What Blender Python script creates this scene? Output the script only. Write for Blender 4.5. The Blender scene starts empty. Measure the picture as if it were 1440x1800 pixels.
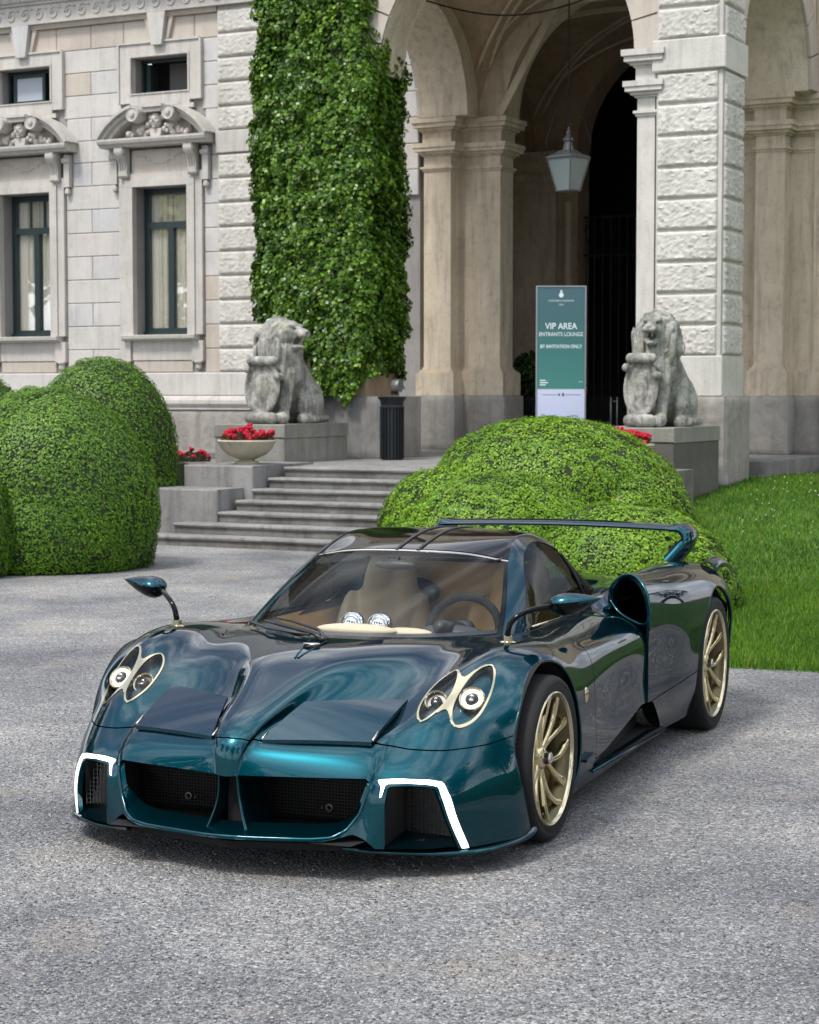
import bpy, bmesh, math, random
import numpy as np
from mathutils import Vector, Matrix, noise as mnoise
R = math.radians
scene = bpy.context.scene
col = scene.collection
random.seed(7); rng = np.random.default_rng(7)

# ---------------------------------------------------------------- camera
cam_d = bpy.data.cameras.new('camera'); cam = bpy.data.objects.new('camera', cam_d); col.objects.link(cam)
cam.location = (0, 0, 1.796)
cam.rotation_euler = (R(90) - 0.0615, 0, 0)
cam_d.sensor_fit = 'VERTICAL'; cam_d.sensor_height = 36.0; cam_d.lens = 3415.3 / 1800 * 36
cam_d.clip_start = 0.1; cam_d.clip_end = 1500
cam_d.dof.use_dof = True; cam_d.dof.focus_distance = 8.2; cam_d.dof.aperture_fstop = 9.0
scene.camera = cam

# ---------------------------------------------------------------- sky and sun
SUN_EL, SUN_AZ = R(56), R(-140)          # azimuth from +Y towards +X
world = bpy.data.worlds.new('World'); scene.world = world; world.use_nodes = True
nt = world.node_tree; nt.nodes.clear()
N = nt.nodes.new; L = nt.links.new
out = N('ShaderNodeOutputWorld'); bg = N('ShaderNodeBackground')
sky = N('ShaderNodeTexSky'); sky.sky_type = 'NISHITA'; sky.sun_disc = False
sky.sun_elevation = SUN_EL; sky.sun_rotation = SUN_AZ; sky.air_density = 1.0; sky.dust_density = 1.5; sky.ozone_density = 1.0
tc = N('ShaderNodeTexCoord'); mp = N('ShaderNodeMapping'); mp.inputs['Scale'].default_value = (1.0, 1.0, 1.5)
nz = N('ShaderNodeTexNoise'); nz.inputs['Scale'].default_value = 2.3; nz.inputs['Detail'].default_value = 8; nz.inputs['Roughness'].default_value = 0.6
nz.inputs['Distortion'].default_value = 0.15
cr = N('ShaderNodeValToRGB'); cr.color_ramp.elements[0].position = 0.42; cr.color_ramp.elements[1].position = 0.58
cr.color_ramp.elements[0].color = (0.25, 0.25, 0.25, 1)
nz2 = N('ShaderNodeTexNoise'); nz2.inputs['Scale'].default_value = 5.0; nz2.inputs['Detail'].default_value = 6
cc = N('ShaderNodeValToRGB'); cc.color_ramp.elements[0].position = 0.38; cc.color_ramp.elements[1].position = 0.62
cc.color_ramp.elements[0].color = (4.2, 4.7, 5.6, 1); cc.color_ramp.elements[1].color = (14.0, 14.1, 14.3, 1)
mx = N('ShaderNodeMixRGB')
L(tc.outputs['Generated'], mp.inputs['Vector']); L(mp.outputs[0], nz.inputs['Vector']); L(mp.outputs[0], nz2.inputs['Vector'])
L(nz.outputs['Fac'], cr.inputs[0]); L(nz2.outputs['Fac'], cc.inputs[0])
L(cr.outputs[0], mx.inputs[0]); L(sky.outputs[0], mx.inputs[1]); L(cc.outputs[0], mx.inputs[2])
L(mx.outputs[0], bg.inputs['Color']); bg.inputs['Strength'].default_value = 0.10; L(bg.outputs[0], out.inputs[0])
sun_d = bpy.data.lights.new('sun', 'SUN'); sun = bpy.data.objects.new('sun', sun_d); col.objects.link(sun)
sun_d.energy = 1.5; sun_d.angle = R(11); sun_d.color = (1, 0.95, 0.88)
sdir = Vector((math.sin(SUN_AZ) * math.cos(SUN_EL), math.cos(SUN_AZ) * math.cos(SUN_EL), math.sin(SUN_EL)))
sun.rotation_euler = sdir.to_track_quat('Z', 'Y').to_euler(); sun.location = sdir * 60
vs = scene.view_settings; vs.view_transform = 'Standard'; vs.look = 'None'; vs.gamma = 1; vs.use_curve_mapping = False
vs.exposure = 1.06
scene.cycles.max_bounces = 8; scene.cycles.transparent_max_bounces = 12

# ---------------------------------------------------------------- helpers
def link(o, parent=None):
    col.objects.link(o)
    if parent is not None: o.parent = parent
    return o
def tag(o, label=None, cat=None, group=None, kind=None):
    if label: o['label'] = label
    if cat: o['category'] = cat
    if group: o['group'] = group
    if kind: o['kind'] = kind
    return o
def empty(name, loc=(0, 0, 0), rz=0, parent=None):
    o = bpy.data.objects.new(name, None); o.location = loc; o.rotation_euler = (0, 0, rz); o.empty_display_size = 0.2
    return link(o, parent)
def copy_tree(o, parent=None):
    c = o.copy(); link(c, parent)
    for ch in list(o.children): copy_tree(ch, c)
    return c

class MB:
    def __init__(s): s.v = []; s.f = []; s.m = []; s.mi = 0
    def add(s, vs, fs):
        n = len(s.v); s.v.extend([tuple(map(float, p)) for p in vs])
        for f in fs: s.f.append(tuple(i + n for i in f)); s.m.append(s.mi)
        return s
    def box(s, x0, x1, y0, y1, z0, z1):
        return s.add([(x0,y0,z0),(x1,y0,z0),(x1,y1,z0),(x0,y1,z0),(x0,y0,z1),(x1,y0,z1),(x1,y1,z1),(x0,y1,z1)],
                     [(0,3,2,1),(4,5,6,7),(0,1,5,4),(1,2,6,5),(2,3,7,6),(3,0,4,7)])
    def cbox(s, x0, x1, y0, y1, z0, z1, c=.012, ends=True):
        # box whose front (y0) edges are chamfered
        return s.add([(x0,y1,z0),(x1,y1,z0),(x1,y1,z1),(x0,y1,z1),(x0,y0+c,z0),(x1,y0+c,z0),(x1,y0+c,z1),(x0,y0+c,z1),
                      (x0+c,y0,z0+c),(x1-c,y0,z0+c),(x1-c,y0,z1-c),(x0+c,y0,z1-c)],
                     [(0,1,5,4),(1,2,6,5),(2,3,7,6),(3,0,4,7),(4,5,9,8),(5,6,10,9),(6,7,11,10),(7,4,8,11),(8,9,10,11)])
    def prism(s, poly, a0, a1, axis='y'):
        # poly: list of 2D points; extruded along axis
        n = len(poly)
        def P(p, a): return {'y': (p[0], a, p[1]), 'x': (a, p[0], p[1]), 'z': (p[0], p[1], a)}[axis]
        vs = [P(p, a0) for p in poly] + [P(p, a1) for p in poly]
        fs = [(i, (i+1) % n, (i+1) % n + n, i + n) for i in range(n)] + [tuple(range(n))[::-1], tuple(range(n, 2*n))]
        return s.add(vs, fs)
    def tube(s, pts, r, n=8, caps=True, flat=1.0, up=None):
        pts = [Vector(p) for p in pts]; k = len(pts); rs = r if hasattr(r, '__len__') else [r]*k
        vs = []; fs = []; prev = None
        for i, p in enumerate(pts):
            t = (pts[min(i+1, k-1)] - pts[max(i-1, 0)]).normalized()
            if prev is None:
                a = Vector(up) if up is not None else (Vector((0,0,1)) if abs(t.z) < .9 else Vector((1,0,0)))
                prev = t.cross(a).normalized()
            nrm = (prev - t * prev.dot(t)).normalized(); prev = nrm; b = t.cross(nrm)
            for j in range(n):
                an = 2*math.pi*j/n
                vs.append(p + nrm*math.cos(an)*rs[i] + b*math.sin(an)*rs[i]*flat)
        for i in range(k-1):
            for j in range(n):
                fs.append((i*n+j, i*n+(j+1) % n, (i+1)*n+(j+1) % n, (i+1)*n+j))
        if caps: fs += [tuple(range(n))[::-1], tuple(range((k-1)*n, k*n))]
        return s.add(vs, fs)
    def lathe(s, prof, c=(0,0,0), n=24, axis='z', caps=True, a0=0., sx=1., sy=1.):
        vs = []; fs = []; k = len(prof)
        for r, h in prof:
            for j in range(n):
                an = a0 + 2*math.pi*j/n; x, y = r*math.cos(an)*sx, r*math.sin(an)*sy
                vs.append({'z': (c[0]+x, c[1]+y, c[2]+h), 'y': (c[0]+x, c[1]+h, c[2]+y), 'x': (c[0]+h, c[1]+x, c[2]+y)}[axis])
        for i in range(k-1):
            for j in range(n): fs.append((i*n+j, i*n+(j+1) % n, (i+1)*n+(j+1) % n, (i+1)*n+j))
        if caps: fs += [tuple(range(n))[::-1], tuple(range((k-1)*n, k*n))]
        return s.add(vs, fs)
    def ball(s, c, r, n=10, m=6):
        if not hasattr(r, '__len__'): r = (r, r, r)
        prof = []; vs = [(c[0], c[1], c[2]-r[2])]; fs = []
        for i in range(1, m):
            th = math.pi*i/m
            for j in range(n):
                a = 2*math.pi*j/n
                vs.append((c[0]+r[0]*math.sin(th)*math.cos(a), c[1]+r[1]*math.sin(th)*math.sin(a), c[2]-r[2]*math.cos(th)))
        vs.append((c[0], c[1], c[2]+r[2])); e = len(vs)-1
        for j in range(n):
            fs.append((0, 1+(j+1) % n, 1+j)); fs.append((e, e-n+j, e-n+(j+1) % n))
        for i in range(m-2):
            for j in range(n):
                a = 1+i*n; fs.append((a+j, a+(j+1) % n, a+n+(j+1) % n, a+n+j))
        return s.add(vs, fs)
    def grid(s, A, close_u=False):
        A = np.asarray(A); a, b = A.shape[:2]
        vs = A.reshape(-1, 3).tolist(); fs = []
        for i in range(a-1 + (1 if close_u else 0)):
            for j in range(b-1):
                i2 = (i+1) % a
                fs.append((i*b+j, i*b+j+1, i2*b+j+1, i2*b+j))
        return s.add(vs, fs)
    def mesh(s, name, mats=None, smooth=False, fixn=True):
        me = bpy.data.meshes.new(name); me.from_pydata(s.v, [], s.f)
        if mats is not None:
            for m in (mats if isinstance(mats, (list, tuple)) else [mats]): me.materials.append(m)
            if any(s.m): me.polygons.foreach_set('material_index', s.m)
        if fixn:
            bm = bmesh.new(); bm.from_mesh(me); bmesh.ops.recalc_face_normals(bm, faces=bm.faces); bm.to_mesh(me); bm.free()
        if smooth is True: me.shade_smooth()
        elif smooth: me.shade_smooth(); me.set_sharp_from_angle(angle=R(smooth))
        return me
    def build(s, name, mats=None, parent=None, smooth=False, fixn=True):
        return link(bpy.data.objects.new(name, s.mesh(name, mats, smooth, fixn)), parent)

def fast_mesh(name, V, F, mats=None, smooth=False):
    V = np.ascontiguousarray(V, dtype=np.float32); F = np.ascontiguousarray(F, dtype=np.int32); k = F.shape[1]
    me = bpy.data.meshes.new(name); me.vertices.add(len(V)); me.vertices.foreach_set('co', V.ravel())
    me.loops.add(F.size); me.loops.foreach_set('vertex_index', F.ravel())
    me.polygons.add(len(F)); me.polygons.foreach_set('loop_start', np.arange(0, F.size, k, dtype=np.int32))
    me.polygons.foreach_set('loop_total', np.full(len(F), k, dtype=np.int32))
    if mats is not None:
        for m in (mats if isinstance(mats, (list, tuple)) else [mats]): me.materials.append(m)
    me.update(calc_edges=True)
    if smooth: me.shade_smooth()
    return me

def set_normals(me, N_):
    a = me.attributes.new('custom_normal', 'FLOAT_VECTOR', 'POINT'); a.data.foreach_set('vector', np.ascontiguousarray(N_, dtype=np.float32).ravel()); me.update()
# ---------------------------------------------------------------- materials
def mat(name, base=(.5,.5,.5), rough=.6, metal=0., spec=.5, **k):
    m = bpy.data.materials.new(name); m.use_nodes = True; b = m.node_tree.nodes['Principled BSDF']
    b.inputs['Base Color'].default_value = (*base, 1); b.inputs['Roughness'].default_value = rough
    b.inputs['Metallic'].default_value = metal; b.inputs['Specular IOR Level'].default_value = spec
    for a, v in k.items(): b.inputs[a.replace('_', ' ')].default_value = v
    return m
class NG:
    def __init__(s, m): s.t = m.node_tree; s.b = s.t.nodes['Principled BSDF']; s.o = None
    def n(s, t, **k):
        x = s.t.nodes.new('ShaderNode' + t)
        for a, v in k.items():
            if a in x.inputs.keys(): x.inputs[a].default_value = v
            else: setattr(x, a, v)
        return x
    def l(s, a, b): s.t.links.new(a, b)
    def coord(s, which='Object'):
        return s.n('TexCoord').outputs[which]
    def noise(s, vec, scale, detail=4, rough=.55, dist=0.):
        x = s.n('TexNoise'); x.inputs['Scale'].default_value = scale; x.inputs['Detail'].default_value = detail
        x.inputs['Roughness'].default_value = rough; x.inputs['Distortion'].default_value = dist; s.l(vec, x.inputs['Vector']); return x.outputs['Fac']
    def ramp(s, fac, stops):
        x = s.n('ValToRGB'); e = x.color_ramp.elements
        while len(e) < len(stops): e.new(.5)
        for i, (p, c) in enumerate(stops):
            e[i].position = p; e[i].color = (*c, 1) if hasattr(c, '__len__') else (c, c, c, 1)
        s.l(fac, x.inputs[0]); return x.outputs[0]
    def mix(s, f, a, b, mode='MIX'):
        x = s.n('MixRGB'); x.blend_type = mode
        for k, v in ((0, f), (1, a), (2, b)):
            if hasattr(v, 'is_linked') or hasattr(v, 'links'): s.l(v, x.inputs[k])
            else: x.inputs[k].default_value = v if not hasattr(v, '__len__') else (*v, 1)
        return x.outputs[0]
    def bump(s, h, strength=.3, dist=.01, prev=None):
        x = s.n('Bump'); x.inputs['Strength'].default_value = strength; x.inputs['Distance'].default_value = dist
        s.l(h, x.inputs['Height'])
        if prev is not None: s.l(prev, x.inputs['Normal'])
        return x.outputs[0]

def stone(name, a, b, stain=(.12,.11,.09), st=.25, rough=.85, bumps=.25, tint=.0, grain=60, moss=None, world=True, rusty=None):
    m = mat(name, a, rough, spec=.3); g = NG(m)
    geo = g.n('NewGeometry').outputs['Position']
    c = g.mix(g.ramp(g.noise(geo, 1.7, 6, .6), [(.35, 0.), (.65, 1.)]), a, b)
    if tint:
        oi = g.n('ObjectInfo').outputs['Random']
        warm = g.ramp(oi, [(0., (.87,.9,.97)), (.35, (1.,1.,1.)), (.7, (1.04,1.0,.95)), (1., (1.06,.97,.90))])
        c = g.mix(tint, c, warm, 'MULTIPLY')
    # vertical weather streaks
    mpn = g.n('Mapping'); mpn.inputs['Scale'].default_value = (5, 5, .5); g.l(geo, mpn.inputs['Vector'])
    s1 = g.ramp(g.noise(mpn.outputs[0], 1.6, 6, .65), [(.48, 0.), (.75, 1.)])
    f = g.mix(1., s1, (st, st, st), 'MULTIPLY'); c = g.mix(f, c, stain)
    s2 = g.ramp(g.noise(geo, 9, 8, .7), [(.52, 0.), (.72, 1.)])
    f2 = g.mix(1., s2, (st*.7,)*3, 'MULTIPLY'); c = g.mix(f2, c, stain)
    if moss:
        s3 = g.ramp(g.noise(geo, 2.3, 7, .7), [(.5, 0.), (.66, 1.)]); c = g.mix(g.mix(1., s3, (.55,)*3, 'MULTIPLY'), c, moss)
    g.l(c, g.b.inputs['Base Color'])
    g.l(g.bump(g.noise(geo, grain, 6, .65), bumps, .01, g.bump(g.noise(geo, 7, 5, .6), .15, .03)), g.b.inputs['Normal'])
    return m
# ================================================================ VILLA
M = {}
M['wall'] = stone('wall_limestone', (.55,.54,.52), (.48,.47,.455), st=.26, tint=.42)
M['core'] = stone('wall_core', (.30,.29,.28), (.26,.25,.24), st=.3)
M['trim'] = stone('trim_limestone', (.54,.515,.475), (.46,.44,.41), st=.30)
M['beige'] = stone('beige_render', (.50,.455,.40), (.44,.395,.345), st=.22, tint=.3)
M['rust'] = stone('rusticated_stone', (.58,.565,.52), (.50,.485,.44), st=.32, bumps=.5, grain=30)
M['port'] = stone('portico_stone', (.68,.585,.455), (.56,.475,.36), stain=(.14,.115,.085), st=.5)
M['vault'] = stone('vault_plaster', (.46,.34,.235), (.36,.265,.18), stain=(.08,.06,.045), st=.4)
M['vaultband'] = stone('vault_moulding', (.66,.56,.43), (.56,.47,.36), st=.3)
M['base'] = stone('rough_plinth', (.36,.34,.31), (.27,.255,.23), st=.5, bumps=.7, grain=25)
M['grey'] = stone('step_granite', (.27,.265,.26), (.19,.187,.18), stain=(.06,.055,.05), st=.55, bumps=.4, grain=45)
M['riser'] = stone('shaded_riser_granite', (.185,.18,.17), (.12,.115,.105), stain=(.05,.045,.04), st=.6, bumps=.5, grain=45, moss=(.27,.27,.25))  # darker copy of the step granite: riser shade put into the colour, plus lichen
M['frame'] = mat('dark_green_paint', (.018,.034,.036), .35)
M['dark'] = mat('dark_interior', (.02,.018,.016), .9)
M['iron'] = mat('wrought_iron', (.02,.02,.021), .5, .6)
m = mat('window_glass', (.02,.022,.022), .03, 0, 1.0); g = NG(m)
tr = g.n('BsdfTransparent'); gl = g.n('BsdfGlossy', Roughness=.015); mixs = g.n('MixShader')
lw = g.n('LayerWeight'); lw.inputs['Blend'].default_value = .28
fr = g.ramp(lw.outputs['Facing'], [(0., .15), (1., .9)])
g.l(fr, mixs.inputs[0]); g.l(tr.outputs[0], mixs.inputs[1]); g.l(gl.outputs[0], mixs.inputs[2])
g.l(mixs.outputs[0], g.t.nodes['Material Output'].inputs[0]); M['glass'] = m
m = mat('curtain', (.75,.73,.68), .9); g = NG(m); w = g.n('TexWave'); w.wave_type = 'BANDS'; w.bands_direction = 'X'
w.inputs['Scale'].default_value = 3.2; w.inputs['Distortion'].default_value = 2.5; g.l(g.coord(), w.inputs['Vector'])
g.l(g.ramp(w.outputs['Fac'], [(0., (.74,.72,.60)), (1., (.93,.91,.84))]), g.b.inputs['Base Color']); M['curtain'] = m

YB = .4699
villa = empty('villa', (0, 0, 0), -YB)
tag(villa, 'pale limestone villa facade with pedimented windows and rusticated quoin, left of the ivy', 'building')
portico = empty('portico', (0, 0, 0), -YB)
tag(portico, 'arched stone portico with groin vaults and rusticated right pier behind the bushes', 'building')

# rock-faced blocks share a few displaced meshes
def rock_mesh(w, h, nx, nz, seed, amp=.022, depth=.12):
    b = MB(); ox = seed*13.7
    vs = []; fs = []
    for j in range(nz+1):
        for i in range(nx+1):
            x = -w/2 + w*i/nx; z = -h/2 + h*j/nz
            e = min(i, nx-i, j, nz-j)
            if e == 0: y = 0.0
            else:
                p = Vector((x*15+ox, z*17, seed)); d = mnoise.fractal(p, .9, 2.1, 3) * .75 + (abs(mnoise.noise(p*2.1))-.1)*1.5
                y = -(.018 + amp*(.45 + d)) * (0.75 if e == 1 else 1)
            vs.append((x, y, z))
    for j in range(nz):
        for i in range(nx):
            a = j*(nx+1)+i; fs.append((a, a+1, a+nx+2, a+nx+1))
    b.add(vs, fs)
    y = depth   # sides
    n0 = len(vs); per = [i for i in range(nx+1)] + [j*(nx+1)+nx for j in range(1, nz+1)] + [nz*(nx+1)+i for i in range(nx-1, -1, -1)] + [j*(nx+1) for j in range(nz-1, 0, -1)]
    b.v += [(vs[i][0], y, vs[i][2]) for i in per]; k = len(per)
    for i in range(k): b.f.append((per[i], n0+i, n0+(i+1) % k, per[(i+1) % k])); b.m.append(0)
    return b
ROCK = {}
def rock(parent, u0, u1, z0, z1, v, depth=.12, side=False, material='rust', amp=.022, nx=26, nz=11, margin=.03):
    w, h = u1-u0, z1-z0
    key = (round(w, 2), round(h, 2), random.randint(0, 3), material, amp)
    if key not in ROCK:
        ROCK[key] = rock_mesh(w, h, nx, nz, key[2]+1, amp, depth).mesh('stone_block', M[material], smooth=50)
    o = link(bpy.data.objects.new('stone_block', ROCK[key]), parent)
    if side: o.rotation_euler = (0, 0, R(90)); o.location = (v, (u0+u1)/2, (z0+z1)/2)
    else: o.location = ((u0+u1)/2, v, (z0+z1)/2)
    return o
def block(parent, u0, u1, z0, z1, v, depth=.12, material='wall', c=.012):
    j = .004
    return MB().cbox(u0+j, u1-j, v, v+depth, z0+j, z1-j, c).build('stone_block', M[material], parent)

V0 = 28.5
WC = [-19.31, -22.24, -25.17]
# ---- wall core with openings
cores = MB()
def core(u0, u1, z0, z1): cores.box(u0, u1, V0+.03, V0+.42, z0, z1)
edges = [-29.5] + sum([[c-.565, c+.565] for c in sorted(WC)], []) + [-17.0]
for i in range(0, len(edges), 2): core(edges[i], edges[i+1], 0, 9.6)
for c in WC:
    core(c-.565, c+.565, 0, 2.77); core(c-.565, c+.565, 5.38, 7.0); core(c-.565, c+.565, 7.62, 9.6)
cores.build('wall', M['core'], villa)
# ---- courses of flat blocks between the windows
zs = [2.14 + i*.4144 for i in range(10)] + [6.254, 6.66, 7.058, 7.456, 7.859, 8.28]
def spans(z0, z1):
    ex = []
    for c in WC:
        if z0 < 6.20: ex.append((c-1.02 if z0 > 5.2 else c-.87, c+1.02 if z0 > 5.2 else c+.87))
        elif z1 < 6.70: ex.append((c-.9, c+.9))
        elif z0 < 7.80: ex.append((c-.84, c+.84))
        else: ex.append((c-.19, c+.19))
    u = -27.83; r = []
    for a, b in sorted(ex): r.append((u, a)); u = b
    r.append((u, -18.125)); return r
for i in range(len(zs)-1):
    z0, z1 = zs[i], zs[i+1]
    for a, b in spans(z0, z1):
        js = []
        if z0 > 7.8: js = [x for x in (-27.2, -26.5, -25.9, -24.4, -23.75, -23.1, -21.55, -20.8, -20.1, -18.62) if a+.12 < x < b-.12]
        elif i % 2 == 0 and b-a > .7: js = [-20.81 if a > -22 else (-23.74 if a > -25 else -26.7)]
        elif b-a > 2.2: js = [(a+b)/2]
        xs = [a]+js+[b]
        for p, q in zip(xs, xs[1:]): block(villa, p, q, z0, z1, V0-.0, .06, 'beige' if (z0 > 7.8 or random.random() < .07) else 'wall')
# ---- quoin of rock-faced blocks
QH = [2.14 + i*.4144 for i in range(10)]
for z0, z1 in zip(QH, QH[1:]): rock(villa, -18.11, -16.95, z0+.018, z1-.018, V0-.07, .1, nx=54, nz=20, amp=.014)
block(villa, -18.15, -16.95, 5.872, 6.254, V0-.11, .15, 'trim')
for k in range(5):
    z0 = 6.258+k*.41; rock(villa, -18.11, -16.95, z0+.018, z0+.392, V0-.07, .1, nx=54, nz=20, amp=.014)
MB().box(-18.125, -16.9, V0-.04, V0+.03, 0, 9.6).build('quoin_backing', M['trim'], villa)
# ---- plinth
MB().cbox(-29.4, -16.9, V0-.10, V0+.03, 1.735, 2.14, .02).build('plinth_band', M['wall'], villa)
b = MB(); pr = [(V0-.10, 1.735), (V0-.14, 1.71), (V0-.17, 1.66), (V0-.17, 1.60), (V0-.14, 1.555), (V0-.12, 1.54), (V0-.12, 1.5), (V0+.03, 1.5), (V0+.03, 1.735)]
b.prism(pr, -29.4, -16.9, 'x'); b.build('plinth_moulding', M['trim'], villa)
for k in range(-3, 5): rock(villa, -24.9+k*1.6, -23.3+k*1.6, .0, 1.49, V0-.08, .11, material='base', amp=.016, nx=40, nz=36)

# ---- main cornice with running-dog scrolls
b = MB(); b.prism([(V0+.03, 8.28), (V0-.06, 8.28), (V0-.09, 8.36), (V0+.03, 8.36)], -29.4, -18.13, 'x'); b.build('bed_moulding', M['beige'], villa)
MB().box(-29.4, -16.6, V0-.16, V0+.03, 8.363, 8.70).build('frieze', M['trim'], villa)
MB().prism([(V0+.03, 8.703), (V0-.20, 8.703), (V0-.20, 8.735), (V0-.26, 8.76), (V0-.28, 8.80), (V0-.28, 8.84), (V0-.4, 8.88), (V0-.5, 8.96), (V0-.5, 9.1), (V0+.03, 9.12)], -29.4, -16.6, 'x').build('cornice', M['trim'], villa)
pts = []
for k in range(22):
    a = k/21*2.2*math.pi*1.0; r = .095*(1-.72*k/21); pts.append((math.cos(a+2.6)*r, 0, math.sin(a+2.6)*r))
pts = [(-.16, 0, -.10), (-.10, 0, -.10), (-.10, 0, -.02)][:0] + [(.15, 0, .085), (.05, 0, .11), (-.03, 0, .10)] + pts[2:]
scroll_me = MB().tube(pts, [.022]*len(pts), 5).mesh('wave_scroll', M['trim'], 60)
for k in range(-15, 26):
    o = link(bpy.data.objects.new('wave_scroll', scroll_me), villa); o.location = (-24.6+k*.312, V0-.165, 8.53)

# ---- tall windows
def arc(cx, cz, r, a0, a1, n): return [(cx+r*math.cos(a0+(a1-a0)*i/n), cz+r*math.sin(a0+(a1-a0)*i/n)) for i in range(n+1)]
def tall_window(c, k):
    w = MB()   # reveal lining + architrave
    w.box(c-.865, c-.62, V0-.07, V0+.028, 2.80, 5.40); w.box(c+.62, c+.865, V0-.07, V0+.028, 2.80, 5.40); w.box(c-.865, c+.865, V0-.07, V0+.028, 5.403, 5.62)
    w.box(c-.72, c-.566, V0-.10, V0-.073, 2.80, 5.38); w.box(c+.566, c+.72, V0-.10, V0-.073, 2.80, 5.38); w.box(c-.72, c+.72, V0-.10, V0-.073, 5.383, 5.50)
    w.box(c-.62, c-.566, V0-.073, V0+.40, 2.80, 5.383); w.box(c+.566, c+.62, V0-.073, V0+.40, 2.80, 5.383); w.box(c-.62, c+.62, V0-.070, V0+.40, 5.386, 5.41)
    o = w.build('window_surround', M['trim'], villa)
    MB().prism([(V0+.03, 2.70), (V0-.10, 2.70), (V0-.13, 2.73), (V0-.20, 2.735), (V0-.21, 2.79), (V0-.19, 2.80), (V0+.03, 2.805)], c-.77, c+.77, 'x').build('window_sill', M['trim'], villa)
    a = MB(); a.box(c-.63, c+.63, V0-.03, V0+.028, 2.36, 2.698); a.box(c-.87, c-.64, V0-.08, V0+.028, 2.34, 2.698); a.box(c+.64, c+.87, V0-.08, V0+.028, 2.34, 2.698)
    for s in (-1, 1):
        a.lathe([(.0, -.12), (.055, -.09), (.06, -.04), (.045, 0), (.09, .005), (.09, .03)], (c+s*.76, V0-.03, 2.31), 10)
    a.build('apron', M['trim'], villa)
    MB().cbox(c-.62, c+.62, V0-.015, V0+.028, 2.15, 2.35, .01).build('apron_panel', M['beige'], villa)
    # frieze
    f = MB(); f.box(c-.60, c+.60, V0-.05, V0+.028, 5.623, 6.02)
    f.build('window_frieze', M['beige'], villa)
    f = MB(); zz = 5.84
    pl = [(-.42, zz+.06), (-.30, zz+.06), (-.30, zz), (-.17, zz), (-.14, zz-.05), (.14, zz-.05), (.17, zz), (.30, zz), (.30, zz+.06), (.42, zz+.06)]
    f.tube([(c+x, V0-.055, z) for x, z in pl], .016, 5)
    for s in (-1, 1):
        for q in range(4): f.ball((c+s*(.36+.045*q), V0-.055, 5.92+.01*(q % 2)), .02, 6, 4)
    f.build('frieze_carving', M['trim'], villa)
    for s in (-1, 1):   # scrolled consoles
        q = MB(); u = c+s*.72
        prof = [(V0-.05, 6.06), (V0-.30, 6.06), (V0-.31, 6.0), (V0-.29, 5.93), (V0-.22, 5.88), (V0-.17, 5.8), (V0-.15, 5.7), (V0-.17, 5.62), (V0-.14, 5.55), (V0-.10, 5.54), (V0-.05, 5.58)]
        q.prism(prof, u-.085, u+.085, 'x')
        q.lathe([(.045, -.10), (.05, .10)], (u, V0-.24, 5.985), 10, 'x'); q.lathe([(.035, -.095), (.035, .095)], (u, V0-.13, 5.59), 10, 'x')
        for d in (-.05, 0, .05): q.tube([(u+d, V0-.235, 5.88), (u+d, V0-.185, 5.8), (u+d, V0-.165, 5.68)], .014, 5)
        q.build('console', M['trim'], villa, 40)
        q = MB(); u = c+s*.95
        q.box(u-.06, u+.06, V0-.10, V0+.028, 5.45, 6.02); q.lathe([(.05, -.08), (.05, .08)], (u, V0-.10, 5.92), 8, 'x')
        q.lathe([(.0, -.10), (.05, -.06), (.055, -.02), (.035, .03)], (u, V0-.06, 5.40), 8); q.build('drop_ornament', M['trim'], villa, 40)
    # cornice of the pediment
    MB().prism([(V0+.03, 6.065), (V0-.28, 6.065), (V0-.30, 6.10), (V0-.36, 6.12), (V0-.38, 6.165), (V0-.38, 6.20), (V0+.03, 6.21)], c-1.12, c+1.12, 'x').build('pediment_cornice', M['trim'], villa)
    for s in (-1, 1):   # broken segmental arms ending in volutes
        q = MB(); cz = 5.62; r = 1.18
        for (ra, rb, d) in ((1.02, 1.09, .22), (1.09, 1.15, .30), (1.15, 1.20, .38)):
            ang = [R(30.5)+(R(72)-R(30.5))*i/14 for i in range(15)]
            for i in range(14):
                p = [(c+s*ra*math.cos(a)*1.12, cz+ra*math.sin(a)) for a in (ang[i], ang[i+1])] + [(c+s*rb*math.cos(a)*1.12, cz+rb*math.sin(a)) for a in (ang[i+1], ang[i])]
                q.prism(p, V0-d, V0+.028)
        u = c+s*.37; z = 6.60
        q.lathe([(.0, -.40), (.04, -.395), (.05, -.36), (.10, -.36), (.12, -.38), (.135, -.36), (.135, -.1)], (u, V0, z), 18, 'y')
        q.build('pediment_arm', M['trim'], villa, 35)
        q = MB()
        rr = random.Random(5+s)
        for i in range(26):
            t = rr.random(); q.ball((c+s*(.16+.46*t), V0-.10-rr.random()*.08, 6.25+rr.random()*.17*(1.25-t)), .03+rr.random()*.025, 7, 5)
        q.build('fruit_swag', M['trim'], villa, True)
    q = MB(); q.box(c-.62, c+.62, V0-.02, V0+.028, 6.213, 6.55); q.build('tympanum', M['beige'], villa)
    q = MB()   # carved mask on its bracket
    q.ball((c, V0-.16, 6.50), (.105, .11, .14), 14, 9); q.ball((c, V0-.27, 6.49), (.022, .04, .04), 8, 5)
    for s in (-1, 1): q.ball((c+s*.042, V0-.245, 6.535), (.03, .03, .016), 8, 5); q.ball((c+s*.06, V0-.235, 6.47), (.035, .03, .035), 8, 5); q.ball((c+s*.12, V0-.14, 6.56), (.045, .06, .06), 8, 5)
    q.ball((c, V0-.25, 6.425), (.045, .025, .014), 8, 5); q.ball((c, V0-.235, 6.385), (.04, .035, .03), 8, 5)
    q.prism([(c-.10, 6.215), (c+.10, 6.215), (c+.13, 6.36), (c-.13, 6.36)], V0-.20, V0+.02)
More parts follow.
